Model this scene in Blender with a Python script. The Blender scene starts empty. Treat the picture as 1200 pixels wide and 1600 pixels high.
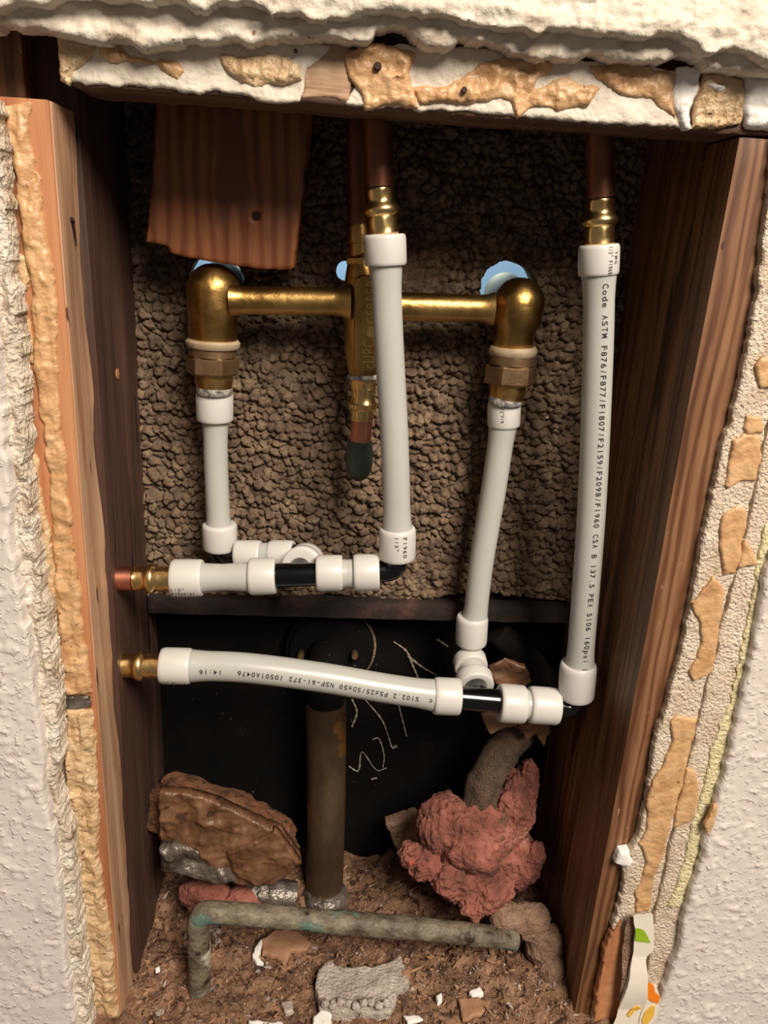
import bpy, bmesh, math, random
import numpy as np
from mathutils import Vector, Matrix

random.seed(4)
S = bpy.context.scene
COL = S.collection
# ------------------------------------------------------------------ camera
F = 1200.0
def unit(v):
    v = np.array(v, float); return v/np.linalg.norm(v)
_Z = unit((201, 3451, 1200)); _b = -.07
_X = unit((1, (-201-1200*_b)/3451, _b)); _X = unit(_X-_Z*_X.dot(_Z)); _Y = np.cross(_Z, _X)
CAM = np.array((0, -.42, .541))
cd = bpy.data.cameras.new('camera'); cam = bpy.data.objects.new('camera', cd); COL.objects.link(cam)
cd.sensor_fit = 'VERTICAL'; cd.sensor_height = 32; cd.lens = 32*F/1600; cd.clip_start = .01
cam.matrix_world = Matrix(((*_X, CAM[0]), (*_Y, CAM[1]), (*_Z, CAM[2]), (0, 0, 0, 1)))
S.camera = cam
# ------------------------------------------------------------------ light
S.view_settings.view_transform = 'Standard'; S.view_settings.look = 'None'
S.view_settings.gamma = 1; S.view_settings.use_curve_mapping = False
S.view_settings.exposure = 0.0
W = bpy.data.worlds.new('room'); S.world = W; W.use_nodes = True
W.node_tree.nodes['Background'].inputs[0].default_value = (1.0, .90, .82, 1)
W.node_tree.nodes['Background'].inputs[1].default_value = .12
def lamp(name, loc, target, size, power, col):
    l = bpy.data.lights.new(name, 'AREA'); l.shape = 'DISK'; l.size = size; l.energy = power; l.color = col
    o = bpy.data.objects.new(name, l); COL.objects.link(o); o.location = loc
    o.rotation_euler = (Vector(target)-Vector(loc)).to_track_quat('-Z', 'Y').to_euler()
lamp('ceiling_lamp', (.68, -1.35, 1.78), (.03, 0, .30), .95, 76, (1, .885, .765))
lamp('bathroom_daylight', (0, .42, .95), (.0, .62, .5), .25, 4.2, (.50, .78, 1))

# ------------------------------------------------------------------ helpers
def ray(x, y):
    c = np.array(((x-600)/F, (800-y)/F, -1)); return np.array((c@_X, c@_Y, c@_Z))
def at(x, y, yy):                                   # a seen point on the upright plane Y = yy
    d = ray(x, y); return CAM+d*((yy-CAM[1])/d[1])
def atz(x, y, z):                                   # a seen point on the level plane Z = z
    d = ray(x, y); return CAM+d*((z-CAM[2])/d[2])
def rad(w, x, y, yy):                               # true radius of something seen w px wide
    return w/2/F*((yy-CAM[1])/ray(x, y)[1])
def lin(c):
    return tuple(((v/255)/12.92 if v/255 <= .04045 else ((v/255+.055)/1.055)**2.4) for v in c)+(1,)

def vnoise(P, seed=0):
    P = np.asarray(P, float); i = np.floor(P).astype(np.int64); f = P-i; f = f*f*(3-2*f)
    def h(a, b, c):
        n = (a*374761393+b*668265263+c*2147483647+seed*974634777) & 0xffffffff
        n = ((n ^ (n >> 13))*1274126177) & 0xffffffff
        return ((n ^ (n >> 16)) & 0xffff)/65535.*2-1
    x, y, z = i[..., 0], i[..., 1], i[..., 2]; u, v, w = f[..., 0], f[..., 1], f[..., 2]
    l = lambda a, b, t: a+(b-a)*t
    return l(l(l(h(x, y, z), h(x+1, y, z), u), l(h(x, y+1, z), h(x+1, y+1, z), u), v),
             l(l(h(x, y, z+1), h(x+1, y, z+1), u), l(h(x, y+1, z+1), h(x+1, y+1, z+1), u), v), w)
def fbm(P, freq, oct=4, seed=0, gain=.5):
    P = np.asarray(P, float)*freq; s = 0; a = 1
    for k in range(oct):
        s = s+a*vnoise(P+k*17.3, seed+k); P = P*2.03; a *= gain
    return s
def ridged(P, freq, oct=4, seed=0):
    P = np.asarray(P, float)*freq; s = 0; a = 1
    for k in range(oct):
        s = s+a*(1-2*np.abs(vnoise(P+k*11.7, seed+k))); P = P*2.1; a *= .5
    return s

# ------------------------------------------------------------------ materials
MATS = {}
def mat(name, cols, rough=.6, metal=0, scale=(1, 1, 1), freq=40, detail=5, bump=0, bfreq=200, bscale=None, sss=0,
        spec=.5, coat=0, alpha=None, bdist=.001, wave=None, wav_col=None, rrange=0, trans=0, fleck=None, bthr=None):
    m = bpy.data.materials.new(name); m.use_nodes = True; nt = m.node_tree; N = nt.nodes; L = nt.links
    p = N['Principled BSDF']
    p.inputs['Roughness'].default_value = rough; p.inputs['Metallic'].default_value = metal
    p.inputs['Specular IOR Level'].default_value = spec; p.inputs['Coat Weight'].default_value = coat
    tc = N.new('ShaderNodeTexCoord')
    mp = N.new('ShaderNodeMapping'); mp.inputs['Scale'].default_value = scale; L.new(tc.outputs['Object'], mp.inputs[0])
    nz = N.new('ShaderNodeTexNoise'); nz.inputs['Scale'].default_value = freq; nz.inputs['Detail'].default_value = detail
    nz.inputs['Roughness'].default_value = .6
    L.new(mp.outputs[0], nz.inputs[0])
    r = N.new('ShaderNodeValToRGB'); L.new(nz.outputs[0], r.inputs[0])
    if not isinstance(cols[0][0], (int, float)) : raise ValueError
    if len(cols[0]) == 3: cols = [(.5, cols[0])] if len(cols) == 1 else [(i/(len(cols)-1)*.4+.3, c) for i, c in enumerate(cols)]
    while len(r.color_ramp.elements) < len(cols): r.color_ramp.elements.new(.5)
    while len(r.color_ramp.elements) > len(cols): r.color_ramp.elements.remove(r.color_ramp.elements[-1])
    for e, (pos, c) in zip(r.color_ramp.elements, cols): e.position = pos; e.color = lin(c)
    out = r.outputs[0]
    if wave:      # growth rings
        wt = N.new('ShaderNodeTexWave'); wt.bands_direction = wave[1]; wt.inputs['Scale'].default_value = wave[0]
        wt.inputs['Distortion'].default_value = wave[2]; wt.inputs['Detail'].default_value = 3; wt.inputs['Detail Scale'].default_value = wave[3]
        mp2 = N.new('ShaderNodeMapping'); mp2.inputs['Scale'].default_value = wave[4]; L.new(tc.outputs['Object'], mp2.inputs[0])
        L.new(mp2.outputs[0], wt.inputs[0])
        mx = N.new('ShaderNodeMix'); mx.data_type = 'RGBA'; mx.blend_type = 'MULTIPLY'
        rr = N.new('ShaderNodeValToRGB'); rr.color_ramp.elements[0].color = lin(wav_col); rr.color_ramp.elements[1].color = (1, 1, 1, 1)
        rr.color_ramp.elements[0].position = .05; rr.color_ramp.elements[1].position = .75
        L.new(wt.outputs[0], rr.inputs[0]); mx.inputs[0].default_value = 1
        L.new(out, mx.inputs[6]); L.new(rr.outputs[0], mx.inputs[7]); out = mx.outputs[2]
    if fleck:     # (freq, scale, position, colour): dark or coloured specks
        for fq, sc_, ps, cc in (fleck if isinstance(fleck, list) else [fleck]):
            nf = N.new('ShaderNodeTexNoise'); nf.inputs['Scale'].default_value = fq; nf.inputs['Detail'].default_value = 3
            mf = N.new('ShaderNodeMapping'); mf.inputs['Scale'].default_value = sc_; mf.inputs['Location'].default_value = (ps*3, ps*5, 1); L.new(tc.outputs['Object'], mf.inputs[0]); L.new(mf.outputs[0], nf.inputs[0])
            rf = N.new('ShaderNodeValToRGB'); rf.color_ramp.elements[0].position = ps; rf.color_ramp.elements[1].position = ps+.05
            L.new(nf.outputs[0], rf.inputs[0]); mxf = N.new('ShaderNodeMix'); mxf.data_type = 'RGBA'
            L.new(rf.outputs[0], mxf.inputs[0]); L.new(out, mxf.inputs[6]); mxf.inputs[7].default_value = lin(cc); out = mxf.outputs[2]
    L.new(out, p.inputs['Base Color'])
    if rrange:
        mr = N.new('ShaderNodeMapRange'); mr.inputs[3].default_value = rough-rrange; mr.inputs[4].default_value = rough+rrange
        L.new(nz.outputs[0], mr.inputs[0]); L.new(mr.outputs[0], p.inputs['Roughness'])
    if bump:
        nb = N.new('ShaderNodeTexNoise'); nb.inputs['Scale'].default_value = bfreq; nb.inputs['Detail'].default_value = 4
        mb = N.new('ShaderNodeMapping'); mb.inputs['Scale'].default_value = bscale or scale; L.new(tc.outputs['Object'], mb.inputs[0]); L.new(mb.outputs[0], nb.inputs[0])
        b = N.new('ShaderNodeBump'); b.inputs['Strength'].default_value = bump; b.inputs['Distance'].default_value = bdist
        hs = nb.outputs[0]
        if bthr:
            rb = N.new('ShaderNodeValToRGB'); rb.color_ramp.elements[0].position, rb.color_ramp.elements[1].position = bthr; L.new(hs, rb.inputs[0]); hs = rb.outputs[0]
        L.new(hs, b.inputs['Height']); L.new(b.outputs[0], p.inputs['Normal'])
    if sss:
        p.inputs['Subsurface Weight'].default_value = sss; p.inputs['Subsurface Radius'].default_value = (1, .95, .8)
        p.inputs['Subsurface Scale'].default_value = .004
    if trans: p.inputs['Transmission Weight'].default_value = trans
    MATS[name] = m; return m

WS = (1, 1, .06)      # upright grain
M_paint = mat('painted_wall', [(214, 203, 194), (221, 211, 202)], .42, freq=8, bump=1, bfreq=250, bdist=.0006, bthr=(.55, .72))
M_plaster = mat('cream_plaster', [(.3, (180, 156, 128)), (.40, (212, 200, 180)), (.7, (222, 213, 197))], .65, freq=24, bump=1, bfreq=260, bdist=.0011, fleck=[(30, (1, 1, 1.4), .68, (196, 150, 112)), (120, (1, 1, 1), .71, (150, 112, 84))])
M_stipple = mat('stippled_old_wall', [(.3, (200, 176, 148)), (.5, (216, 198, 174)), (.7, (230, 216, 196))], .5, freq=60, bump=1, bfreq=520, bdist=.003)
M_yellow = mat('yellow_paper_edge', [(214, 200, 146), (228, 218, 178)], .7, freq=150, bump=1, bfreq=500, bdist=.0025)
M_crumble = mat('crumbly_plaster', [(.3, (150, 124, 98)), (.46, (206, 192, 170)), (.7, (228, 220, 206))], .8, freq=70, bump=1, bfreq=320, bdist=.004)
M_white = mat('white_plaster', [(225, 220, 212), (240, 236, 228)], .7, freq=60, bump=.5, bfreq=500)
M_glue = mat('tan_adhesive', [(.3, (172, 126, 84)), (.5, (200, 158, 112)), (.72, (214, 178, 134))], .4, freq=50, bump=.8, bfreq=120, bdist=.003, rrange=.08, fleck=(260, (1, 1, 1), .68, (120, 84, 56)))
M_glue2 = mat('pale_adhesive', [(.3, (178, 142, 102)), (.5, (202, 170, 128)), (.72, (218, 194, 156))], .4, freq=90, bump=1, bfreq=140, bdist=.004, fleck=(240, (1, 1, 1), .66, (110, 80, 58)))
M_woodL = mat('sawn_wood_light', [(.3, (146, 108, 80)), (.5, (182, 142, 110)), (.7, (200, 164, 132))], .6, scale=WS, freq=90, bump=.6, bfreq=260, bscale=WS,
              fleck=[(150, (1, 1, .22), .66, (84, 52, 36)), (40, (1, 1, .14), .64, (160, 108, 76))])
M_woodO = mat('orange_wood', [(.3, (140, 84, 52)), (.5, (182, 122, 82)), (.7, (196, 142, 100))], .6, scale=WS, freq=60, bump=.5, bfreq=260, bscale=WS)
M_woodD = mat('dark_aged_wood', [(.25, (38, 23, 18)), (.5, (72, 48, 38)), (.75, (96, 68, 54))], .6, scale=WS, freq=80, bump=.6, bfreq=260, bscale=WS, fleck=(60, (1, 1, .1), .64, (30, 18, 14)))
M_woodR = mat('red_brown_wood', [(.25, (80, 52, 32)), (.5, (122, 84, 55)), (.75, (152, 112, 80))], .5, scale=WS, freq=90, bump=.6, bfreq=260, bscale=WS,
              wave=(40, 'X', 9, 1.6, (1, 2.2, .10)), wav_col=(190, 172, 158), fleck=[(36, (1, 1, .16), .64, (58, 34, 24)), (300, (1, 1, .3), .72, (190, 160, 130))])
M_woodB = mat('ringed_fir', [(.25, (112, 66, 36)), (.5, (138, 84, 46)), (.75, (156, 98, 56))], .5, scale=WS, freq=60, bump=.4, bfreq=260, bscale=WS,  # fir tones lowered to carry the shadow that falls on the board
              wave=(34, 'X', 6, 1.0, (1, 1, .2)), wav_col=(204, 180, 158), fleck=(26, (1, 1, .5), .62, (104, 58, 36)))
M_woodH = mat('header_wood', [(.3, (66, 44, 32)), (.7, (112, 80, 58))], .6, scale=(.06, 1, 1), freq=90)
M_woodT = mat('bare_tan_wood', [(.3, (150, 116, 88)), (.7, (200, 168, 134))], .6, scale=(.1, 1, 1), freq=160, bump=.7, bfreq=300)
M_mortar = mat('lath_mortar', [(.28, (74, 59, 45)), (.5, (112, 92, 72)), (.74, (150, 128, 102))], .9, freq=90, detail=6, bump=1, bfreq=500, bdist=.002, fleck=[(26, (1, 1, 1), .66, (96, 78, 60)), (90, (1, 1, 1), .73, (184, 168, 144))])
M_black = mat('black_tub_coating', [(.3, (8, 7, 6)), (.62, (15, 12, 11)), (.8, (30, 25, 22))], .85, freq=26, detail=9, bump=.5, bfreq=300, spec=.12, fleck=(170, (1.6, 1, .8), .72, (92, 84, 74)))
M_rim = mat('rusty_dark_rim', [(.3, (20, 15, 12)), (.55, (44, 31, 26)), (.75, (84, 56, 44))], .75, freq=45, detail=8, bump=.6, bfreq=200)
M_chalk = mat('chalk', [(132, 122, 106), (156, 144, 126)], .9, freq=600)
M_dirt = mat('brown_dirt', [(.28, (62, 43, 32)), (.5, (130, 97, 72)), (.75, (174, 138, 108))], .95, freq=60, detail=8, bump=1, bfreq=400, bdist=.004)
M_pex = mat('milky_tube', [(180, 181, 173), (187, 187, 180)], .3, freq=10, sss=.5)
M_ring = mat('white_ring', [(200, 197, 190), (208, 205, 198)], .36, freq=20, sss=.3)
M_ink = mat('ink', [(30, 30, 32), (34, 34, 36)], .5, freq=5)
M_blackpl = mat('glossy_black_plastic', [(6, 6, 6), (9, 9, 9)], .16, freq=5, spec=.6)
M_brass = mat('bright_brass', [(.3, (212, 172, 108)), (.7, (238, 206, 142))], .27, 1, freq=30, rrange=.06, bump=.15, bfreq=300)
M_brassO = mat('cast_brass', [(.25, (118, 88, 48)), (.5, (182, 144, 82)), (.75, (208, 174, 112))], .36, 1, freq=34, detail=7, rrange=.14, bump=.5, bfreq=130)
M_brassM = mat('matt_brass', [(.3, (116, 92, 66)), (.7, (156, 126, 92))], .45, .8, freq=60, bump=.3, bfreq=300)
M_brassD = mat('tarnished_brass_drain', [(.25, (52, 40, 28)), (.5, (84, 66, 48)), (.75, (110, 90, 68))], .55, .5, freq=34, detail=7, scale=(1, 1, .5), bump=.4, bfreq=200, fleck=(34, (1, 1, 1), .62, (120, 84, 40)))
M_cop = mat('copper', [(.3, (176, 108, 86)), (.7, (222, 150, 122))], .38, 1, freq=25, rrange=.1)
M_copD = mat('brown_copper', [(.3, (104, 64, 48)), (.7, (140, 90, 68))], .45, .8, freq=30, rrange=.1)
M_green = mat('dark_green_cap', [(.3, (28, 38, 30)), (.7, (50, 62, 50))], .5, freq=60, bump=.3)
M_verd = mat('corroded_pipe', [(.3, (56, 46, 36)), (.45, (98, 88, 72)), (.6, (124, 114, 94)), (.75, (148, 140, 118))], .6, .1, freq=60, detail=9, bump=1, bfreq=160, bdist=.003,
             fleck=[(34, (.6, 1, 1), .58, (88, 112, 98)), (70, (1, 1, 1), .63, (50, 36, 28))])
M_seal = mat('thread_tape', [(.35, (70, 76, 88)), (.5, (158, 152, 140)), (.7, (200, 195, 182))], .5, freq=160, bump=1, bfreq=500)
M_flaky = mat('lime_crust', [(.38, (66, 54, 44)), (.5, (164, 160, 142)), (.7, (196, 192, 176))], .7, freq=90, detail=7, bump=1, bfreq=200, bdist=.003)
M_washer = mat('fibre_washer', [(150, 130, 100), (176, 158, 130)], .6, freq=80)
M_pink = mat('pink_insulation', [(.3, (74, 46, 38)), (.46, (128, 76, 62)), (.6, (158, 98, 82)), (.75, (206, 150, 132))], .95, freq=34, detail=9, bump=1, bfreq=240, bdist=.004, sss=.1,  # deep dirty pink, darkened further for the shade low in the bay
             fleck=[(60, (1, 1, 1), .64, (104, 72, 54)), (24, (1, 1, 1), .66, (178, 78, 66))])
M_kraft = mat('brown_kraft_paper', [(.3, (60, 42, 30)), (.5, (104, 72, 48)), (.72, (138, 102, 74))], .45, freq=40, detail=9, bump=1, bfreq=90, bdist=.002, fleck=(60, (1, 1, 1), .64, (62, 42, 32)))
M_foil = mat('dusty_foil', [(.35, (70, 62, 54)), (.6, (128, 120, 110))], .36, .5, freq=60, bump=1, bfreq=110, bdist=.004)
M_dust = mat('grey_fuzz', [(.3, (96, 74, 58)), (.5, (142, 112, 90)), (.72, (164, 136, 114))], 1, freq=80, detail=9, bump=1, bfreq=600, bdist=.003)
M_dustd = mat('dark_fuzz', [(.3, (60, 47, 36)), (.7, (112, 90, 70))], 1, freq=80, detail=9, bump=1, bfreq=600, bdist=.003)
M_fuzz = mat('brown_fuzz', [(.3, (62, 40, 26)), (.5, (104, 66, 40)), (.72, (134, 92, 60))], .9, freq=60, detail=9, bump=1, bfreq=400, bdist=.003, fleck=(90, (1, 1, 1), .64, (44, 30, 22)))
M_shade = mat('shaded_pipe', [(.3, (22, 18, 15)), (.7, (40, 33, 28))], .9, freq=80, detail=6, spec=.2)  # shade painted into the pipe's dark colour
M_chunk = mat('grey_mortar', [(.3, (146, 132, 120)), (.6, (186, 174, 162)), (.8, (206, 196, 186))], .9, freq=70, detail=8, bump=1, bfreq=400, bdist=.003)
M_tanchip = mat('tan_chip', [(140, 102, 74), (170, 130, 98)], .8, freq=60, bump=.5)
M_paper = mat('cream_paper', [(226, 216, 198), (234, 226, 210)], .5, freq=12)
M_leaf = mat('print_green', [(140, 176, 30), (150, 184, 40)], .5, freq=12)
M_orange = mat('print_orange', [(232, 122, 20), (240, 136, 30)], .5, freq=12)
M_petal = mat('print_yellow', [(226, 176, 60), (234, 190, 80)], .5, freq=12)
M_nail = mat('rusty_nail', [(34, 24, 20), (60, 44, 36)], .6, .5, freq=200)
M_tile = mat('bathroom_white', [(190, 212, 230), (216, 228, 238)], .4, freq=6)
M_bark = mat('knot', [(50, 32, 24), (80, 52, 38)], .7, freq=200)

# ------------------------------------------------------------------ object builders
def thing(name, label, cat, loc, group=None):
    o = bpy.data.objects.new(name, None); COL.objects.link(o); o.location = Vector(loc); o.empty_display_size = .01
    tag(o, label, cat, group); return o
def tag(o, label, cat, group=None, kind=None):
    if label: o['label'] = label
    if cat: o['category'] = cat
    if group: o['group'] = group
    if kind: o['kind'] = kind
    return o
def wloc(o):
    v = Vector(o.location); p = o.parent
    while p: v += Vector(p.location); p = p.parent
    return v
def mk(name, V, Fc, m, parent=None, smooth=True, angle=40, label=None, weld=0, mi=None, base=None):
    V = np.asarray(V, float)
    off = np.array(wloc(parent)) if parent else np.zeros(3)
    loc = np.array(base) if base is not None else (V.min(0)+V.max(0))/2
    me = bpy.data.meshes.new(name); me.from_pydata((V-loc).tolist(), [], [tuple(map(int, f)) for f in Fc])
    ms = m if isinstance(m, (list, tuple)) else [m]
    for q in ms: me.materials.append(q)
    if mi is not None: me.polygons.foreach_set('material_index', list(mi))
    bm = bmesh.new(); bm.from_mesh(me)
    if weld: bmesh.ops.remove_doubles(bm, verts=bm.verts, dist=weld)
    bmesh.ops.recalc_face_normals(bm, faces=bm.faces)
    bm.to_mesh(me); bm.free()
    if smooth:
        me.shade_smooth(); me.set_sharp_from_angle(angle=math.radians(angle))
    o = bpy.data.objects.new(name, me); COL.objects.link(o)
    if parent: o.parent = parent
    o.location = Vector(loc-off)
    if label: o['label'] = label
    return o
class Geo:
    def __init__(s): s.V = []; s.F = []; s.n = 0; s.mi = []
    def add(s, V, Fc, mi=0):
        s.V += [tuple(v) for v in V]; s.F += [tuple(i+s.n for i in f) for f in Fc]; s.n += len(V); s.mi += [mi]*len(Fc)
        return s

def frames(P):
    P = np.asarray(P, float); n = len(P); T = np.zeros_like(P)
    for i in range(n): T[i] = unit(P[min(i+1, n-1)]-P[max(i-1, 0)])
    ref = np.array((0, -1., 0)) if abs(T[0][1]) < .9 else np.array((0, 0, 1.))
    N = unit(ref-T[0]*ref.dot(T[0])); Ns = [N]
    for i in range(1, n):
        N = Ns[-1]-T[i]*Ns[-1].dot(T[i]); Ns.append(unit(N))
    return P, T, np.array(Ns)
def sweep(P, R, seg=28, cap=True, hexes=None, wob=0, seed=0):
    P, T, N = frames(P); B = np.cross(T, N); V = []; Fc = []
    R = np.broadcast_to(np.asarray(R, float), (len(P),))
    for i in range(len(P)):
        for k in range(seg):
            a = 2*math.pi*k/seg; r = R[i]
            if hexes is not None and hexes[i]:
                h = math.cos(math.pi/6)/math.cos(((a+.26) % (math.pi/3))-math.pi/6); r = r*(1+(h-1)*hexes[i])
            v = P[i]+r*(N[i]*math.cos(a)+B[i]*math.sin(a))
            V.append(v)
    V = np.array(V)
    if wob:
        nrm = V-np.repeat(P, seg, 0); V = V+nrm*(fbm(V, 60, 4, seed)*wob)[:, None]
    for i in range(len(P)-1):
        for k in range(seg):
            a = i*seg+k; b = i*seg+(k+1) % seg; Fc.append((a, b, b+seg, a+seg))
    if cap: Fc.append(tuple(range(seg-1, -1, -1))); Fc.append(tuple((len(P)-1)*seg+k for k in range(seg)))
    return V, Fc
def smooth_path(P, n=8):
    P = [np.array(p, float) for p in P]; out = []
    Q = [2*P[0]-P[1]]+P+[2*P[-1]-P[-2]]
    for i in range(1, len(Q)-2):
        for k in range(n):
            t = k/n; a, b, c, d = Q[i-1], Q[i], Q[i+1], Q[i+2]
            out.append(.5*((2*b)+(c-a)*t+(2*a-5*b+4*c-d)*t*t+(3*b-a-3*c+d)*t**3))
    out.append(P[-1]); return np.array(out)
def elbow_path(p0, corner, p1, r, n=10):
    p0, c, p1 = map(lambda q: np.array(q, float), (p0, corner, p1)); a = unit(p0-c); b = unit(p1-c)
    s = c+a*r; e = c+b*r; out = [p0]
    for k in range(n+1):
        t = k/n; out.append((1-t)**2*s+2*t*(1-t)*c+t*t*e)
    return np.array(out+[p1])
def lathe(p0, p1, prof, seg=36):      # prof: (t, radius[, hexness])
    p0 = np.array(p0); p1 = np.array(p1)
    P = [p0+(p1-p0)*q[0] for q in prof]
    # avoid coincident points for the tangents
    T = unit(p1-p0); ref = np.array((0, -1., 0)) if abs(T[1]) < .9 else np.array((0, 0, 1.))
    N = unit(ref-T*ref.dot(T)); B = np.cross(T, N); V = []; Fc = []
    for p, q in zip(P, prof):
        for k in range(seg):
            a = 2*math.pi*k/seg; r = q[1]
            if len(q) > 2 and q[2]:
                h = math.cos(math.pi/6)/math.cos(((a+(q[3] if len(q) > 3 else 0)) % (math.pi/3))-math.pi/6); r = r*(1+(h-1)*q[2])
            V.append(p+r*(N*math.cos(a)+B*math.sin(a)))
    for i in range(len(P)-1):
        for k in range(seg):
            a = i*seg+k; b = i*seg+(k+1) % seg; Fc.append((a, b, b+seg, a+seg))
    Fc.append(tuple(range(seg-1, -1, -1))); Fc.append(tuple((len(P)-1)*seg+k for k in range(seg)))
    return V, Fc

def gridbox(lo, hi, cell, amp=0, freq=30, rnd=.0012, seed=0, warp=None, stretch=(1, 1, .25)):
    lo = np.array(lo, float); hi = np.array(hi, float); V = []; Fc = []; n0 = 0
    for ax in range(3):
        u, v = [a for a in range(3) if a != ax]
        nu = max(2, int((hi[u]-lo[u])/cell)); nv = max(2, int((hi[v]-lo[v])/(cell*(2 if v == 2 else 1))))
        for side in (lo, hi):
            A, Bq = np.meshgrid(np.linspace(lo[u], hi[u], nu+1), np.linspace(lo[v], hi[v], nv+1), indexing='ij')
            P = np.zeros(A.shape+(3,)); P[..., u] = A; P[..., v] = Bq; P[..., ax] = side[ax]
            V.append(P.reshape(-1, 3))
            idx = n0+np.arange((nu+1)*(nv+1)).reshape(nu+1, nv+1)
            Fc += np.stack([idx[:-1, :-1], idx[1:, :-1], idx[1:, 1:], idx[:-1, 1:]], -1).reshape(-1, 4).tolist()
            n0 += (nu+1)*(nv+1)
    V = np.concatenate(V)
    Q = np.clip(V, lo+rnd, hi-rnd); D = V-Q; L = np.linalg.norm(D, axis=1, keepdims=True)
    V = Q+D/np.maximum(L, 1e-9)*rnd
    if amp:
        s = np.array(stretch)
        for k in range(3): V[:, k] += amp*fbm(V*s, freq, 4, seed+k*7)*(1 if k < 2 else .2)
    if warp is not None: V = warp(V)
    return V, Fc

def sdpoly(X, Zc, poly):
    n = len(poly); d = np.full(X.shape, 1e9); inside = np.zeros(X.shape, bool)
    for i in range(n):
        ax, az = poly[i]; bx, bz = poly[(i+1) % n]
        ex, ez = bx-ax, bz-az; t = np.clip(((X-ax)*ex+(Zc-az)*ez)/(ex*ex+ez*ez+1e-15), 0, 1)
        d = np.minimum(d, np.hypot(X-ax-t*ex, Zc-az-t*ez))
        c = ((az > Zc) != (bz > Zc)) & (X < (bx-ax)*(Zc-az)/(bz-az+1e-15)+ax); inside ^= c
    return np.where(inside, d, -d)
def slab(px, Yf, thick, cell=.0012, jag=.0008, jfreq=250, rnd=.0015, amp=.0005, freq=80, hfun=None, seed=0, holes=(), world=False):
    """A plate seen with outline px (pixels on the plane Y=Yf): lumpy front, real thickness behind it."""
    poly = [tuple(at(x, y, Yf)[[0, 2]]) for x, y in px] if not world else px
    pa = np.array(poly); x0, z0 = pa.min(0)-2*cell; x1, z1 = pa.max(0)+2*cell
    nx = int((x1-x0)/cell)+2; nz = int((z1-z0)/cell)+2
    X, Zc = np.meshgrid(x0+cell*np.arange(nx), z0+cell*np.arange(nz), indexing='ij')
    def sd(X, Zc):
        P = np.stack([X, np.full_like(X, Yf), Zc], -1)
        wx = jag*fbm(P, jfreq, 4, seed+50); wz = jag*fbm(P, jfreq, 4, seed+60)
        s = sdpoly(X+wx, Zc+wz, poly)
        for (hx, hz, hr) in holes: s = np.minimum(s, np.hypot(X+.3*wx-hx, Zc+.3*wz-hz)-hr)
        return s
    s = sd(X, Zc); ins = s > 0
    cellm = ins[:-1, :-1] & ins[1:, :-1] & ins[1:, 1:] & ins[:-1, 1:]
    cnt = ins[:-1, :-1].astype(int)+ins[1:, :-1]+ins[1:, 1:]+ins[:-1, 1:]
    cellm = cnt >= 2
    e = cell*.3
    gx = (sd(X+e, Zc)-s)/e; gz = (sd(X, Zc+e)-s)/e; g = np.maximum(gx*gx+gz*gz, .5)
    out = (s < 0)
    mv = np.where(out, np.minimum(-s, cell*1.2)/g, 0); X = X+mv*gx; Zc = Zc+mv*gz; s = np.maximum(s, 0)
    P = np.stack([X, np.full_like(X, Yf), Zc], -1)
    k = np.clip(s/rnd, 0, 1); h = -rnd*.8*(1-np.sqrt(1-(1-k)**2))
    h = np.maximum(h, -thick*.85)
    h = h+amp*fbm(P, freq, 5, seed)*k
    if hfun: h = h+hfun(P, s)
    h = np.maximum(h, -thick*.9)
    used = np.zeros(X.shape, bool)
    used[:-1, :-1] |= cellm; used[1:, :-1] |= cellm; used[1:, 1:] |= cellm; used[:-1, 1:] |= cellm
    idx = -np.ones(X.shape, int); idx[used] = np.arange(used.sum()); n = int(used.sum())
    V1 = np.stack([X[used], Yf-h[used], Zc[used]], -1); V2 = np.stack([X[used], np.full(n, Yf+thick), Zc[used]], -1)
    q = np.stack([idx[:-1, :-1], idx[1:, :-1], idx[1:, 1:], idx[:-1, 1:]], -1)[cellm]
    Fc = q.tolist()+(q[:, ::-1]+n).tolist()
    E = {}
    for f in q:
        for a, b in ((f[0], f[1]), (f[1], f[2]), (f[2], f[3]), (f[3], f[0])): E[(a, b)] = 1
    for (a, b) in E:
        if (b, a) not in E: Fc.append((b, a, a+n, b+n))
    return np.concatenate([V1, V2]), Fc
def blob(c, r, amp, freq, seed, sub=5, fn=None, sq=(1, 1, 1)):
    bm = bmesh.new(); bmesh.ops.create_icosphere(bm, subdivisions=sub, radius=1)
    V = np.array([v.co[:] for v in bm.verts]); Fc = [[v.index for v in f.verts] for f in bm.faces]; bm.free()
    n = fn(V, seed) if fn else fbm(V, freq, 5, seed)
    V = V*(1+amp*n)[:, None]*np.array(r)+np.array(c)
    return V, Fc
def ribbon(L):       # (y, xl, xr) rows -> outline
    return [(r[1], r[0]) for r in L]+[(r[2], r[0]) for r in reversed(L)]
def cyl_at(p, axis, r, h, seg=20):
    p = np.array(p); a = unit(axis); return lathe(p-a*h/2, p+a*h/2, [(0, r*.8), (.12, r), (.88, r), (1, r*.8)], seg)

# ================================================================== SETTING
XL, XR = -.137, .200
# far side of the wall: the bright bathroom seen through the three holes
V, Fc = gridbox((-.6, .66, .1), (.6, .68, 1.2), .1, 0)
o = mk('wall_far', V, Fc, M_tile); o['kind'] = 'structure'

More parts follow.
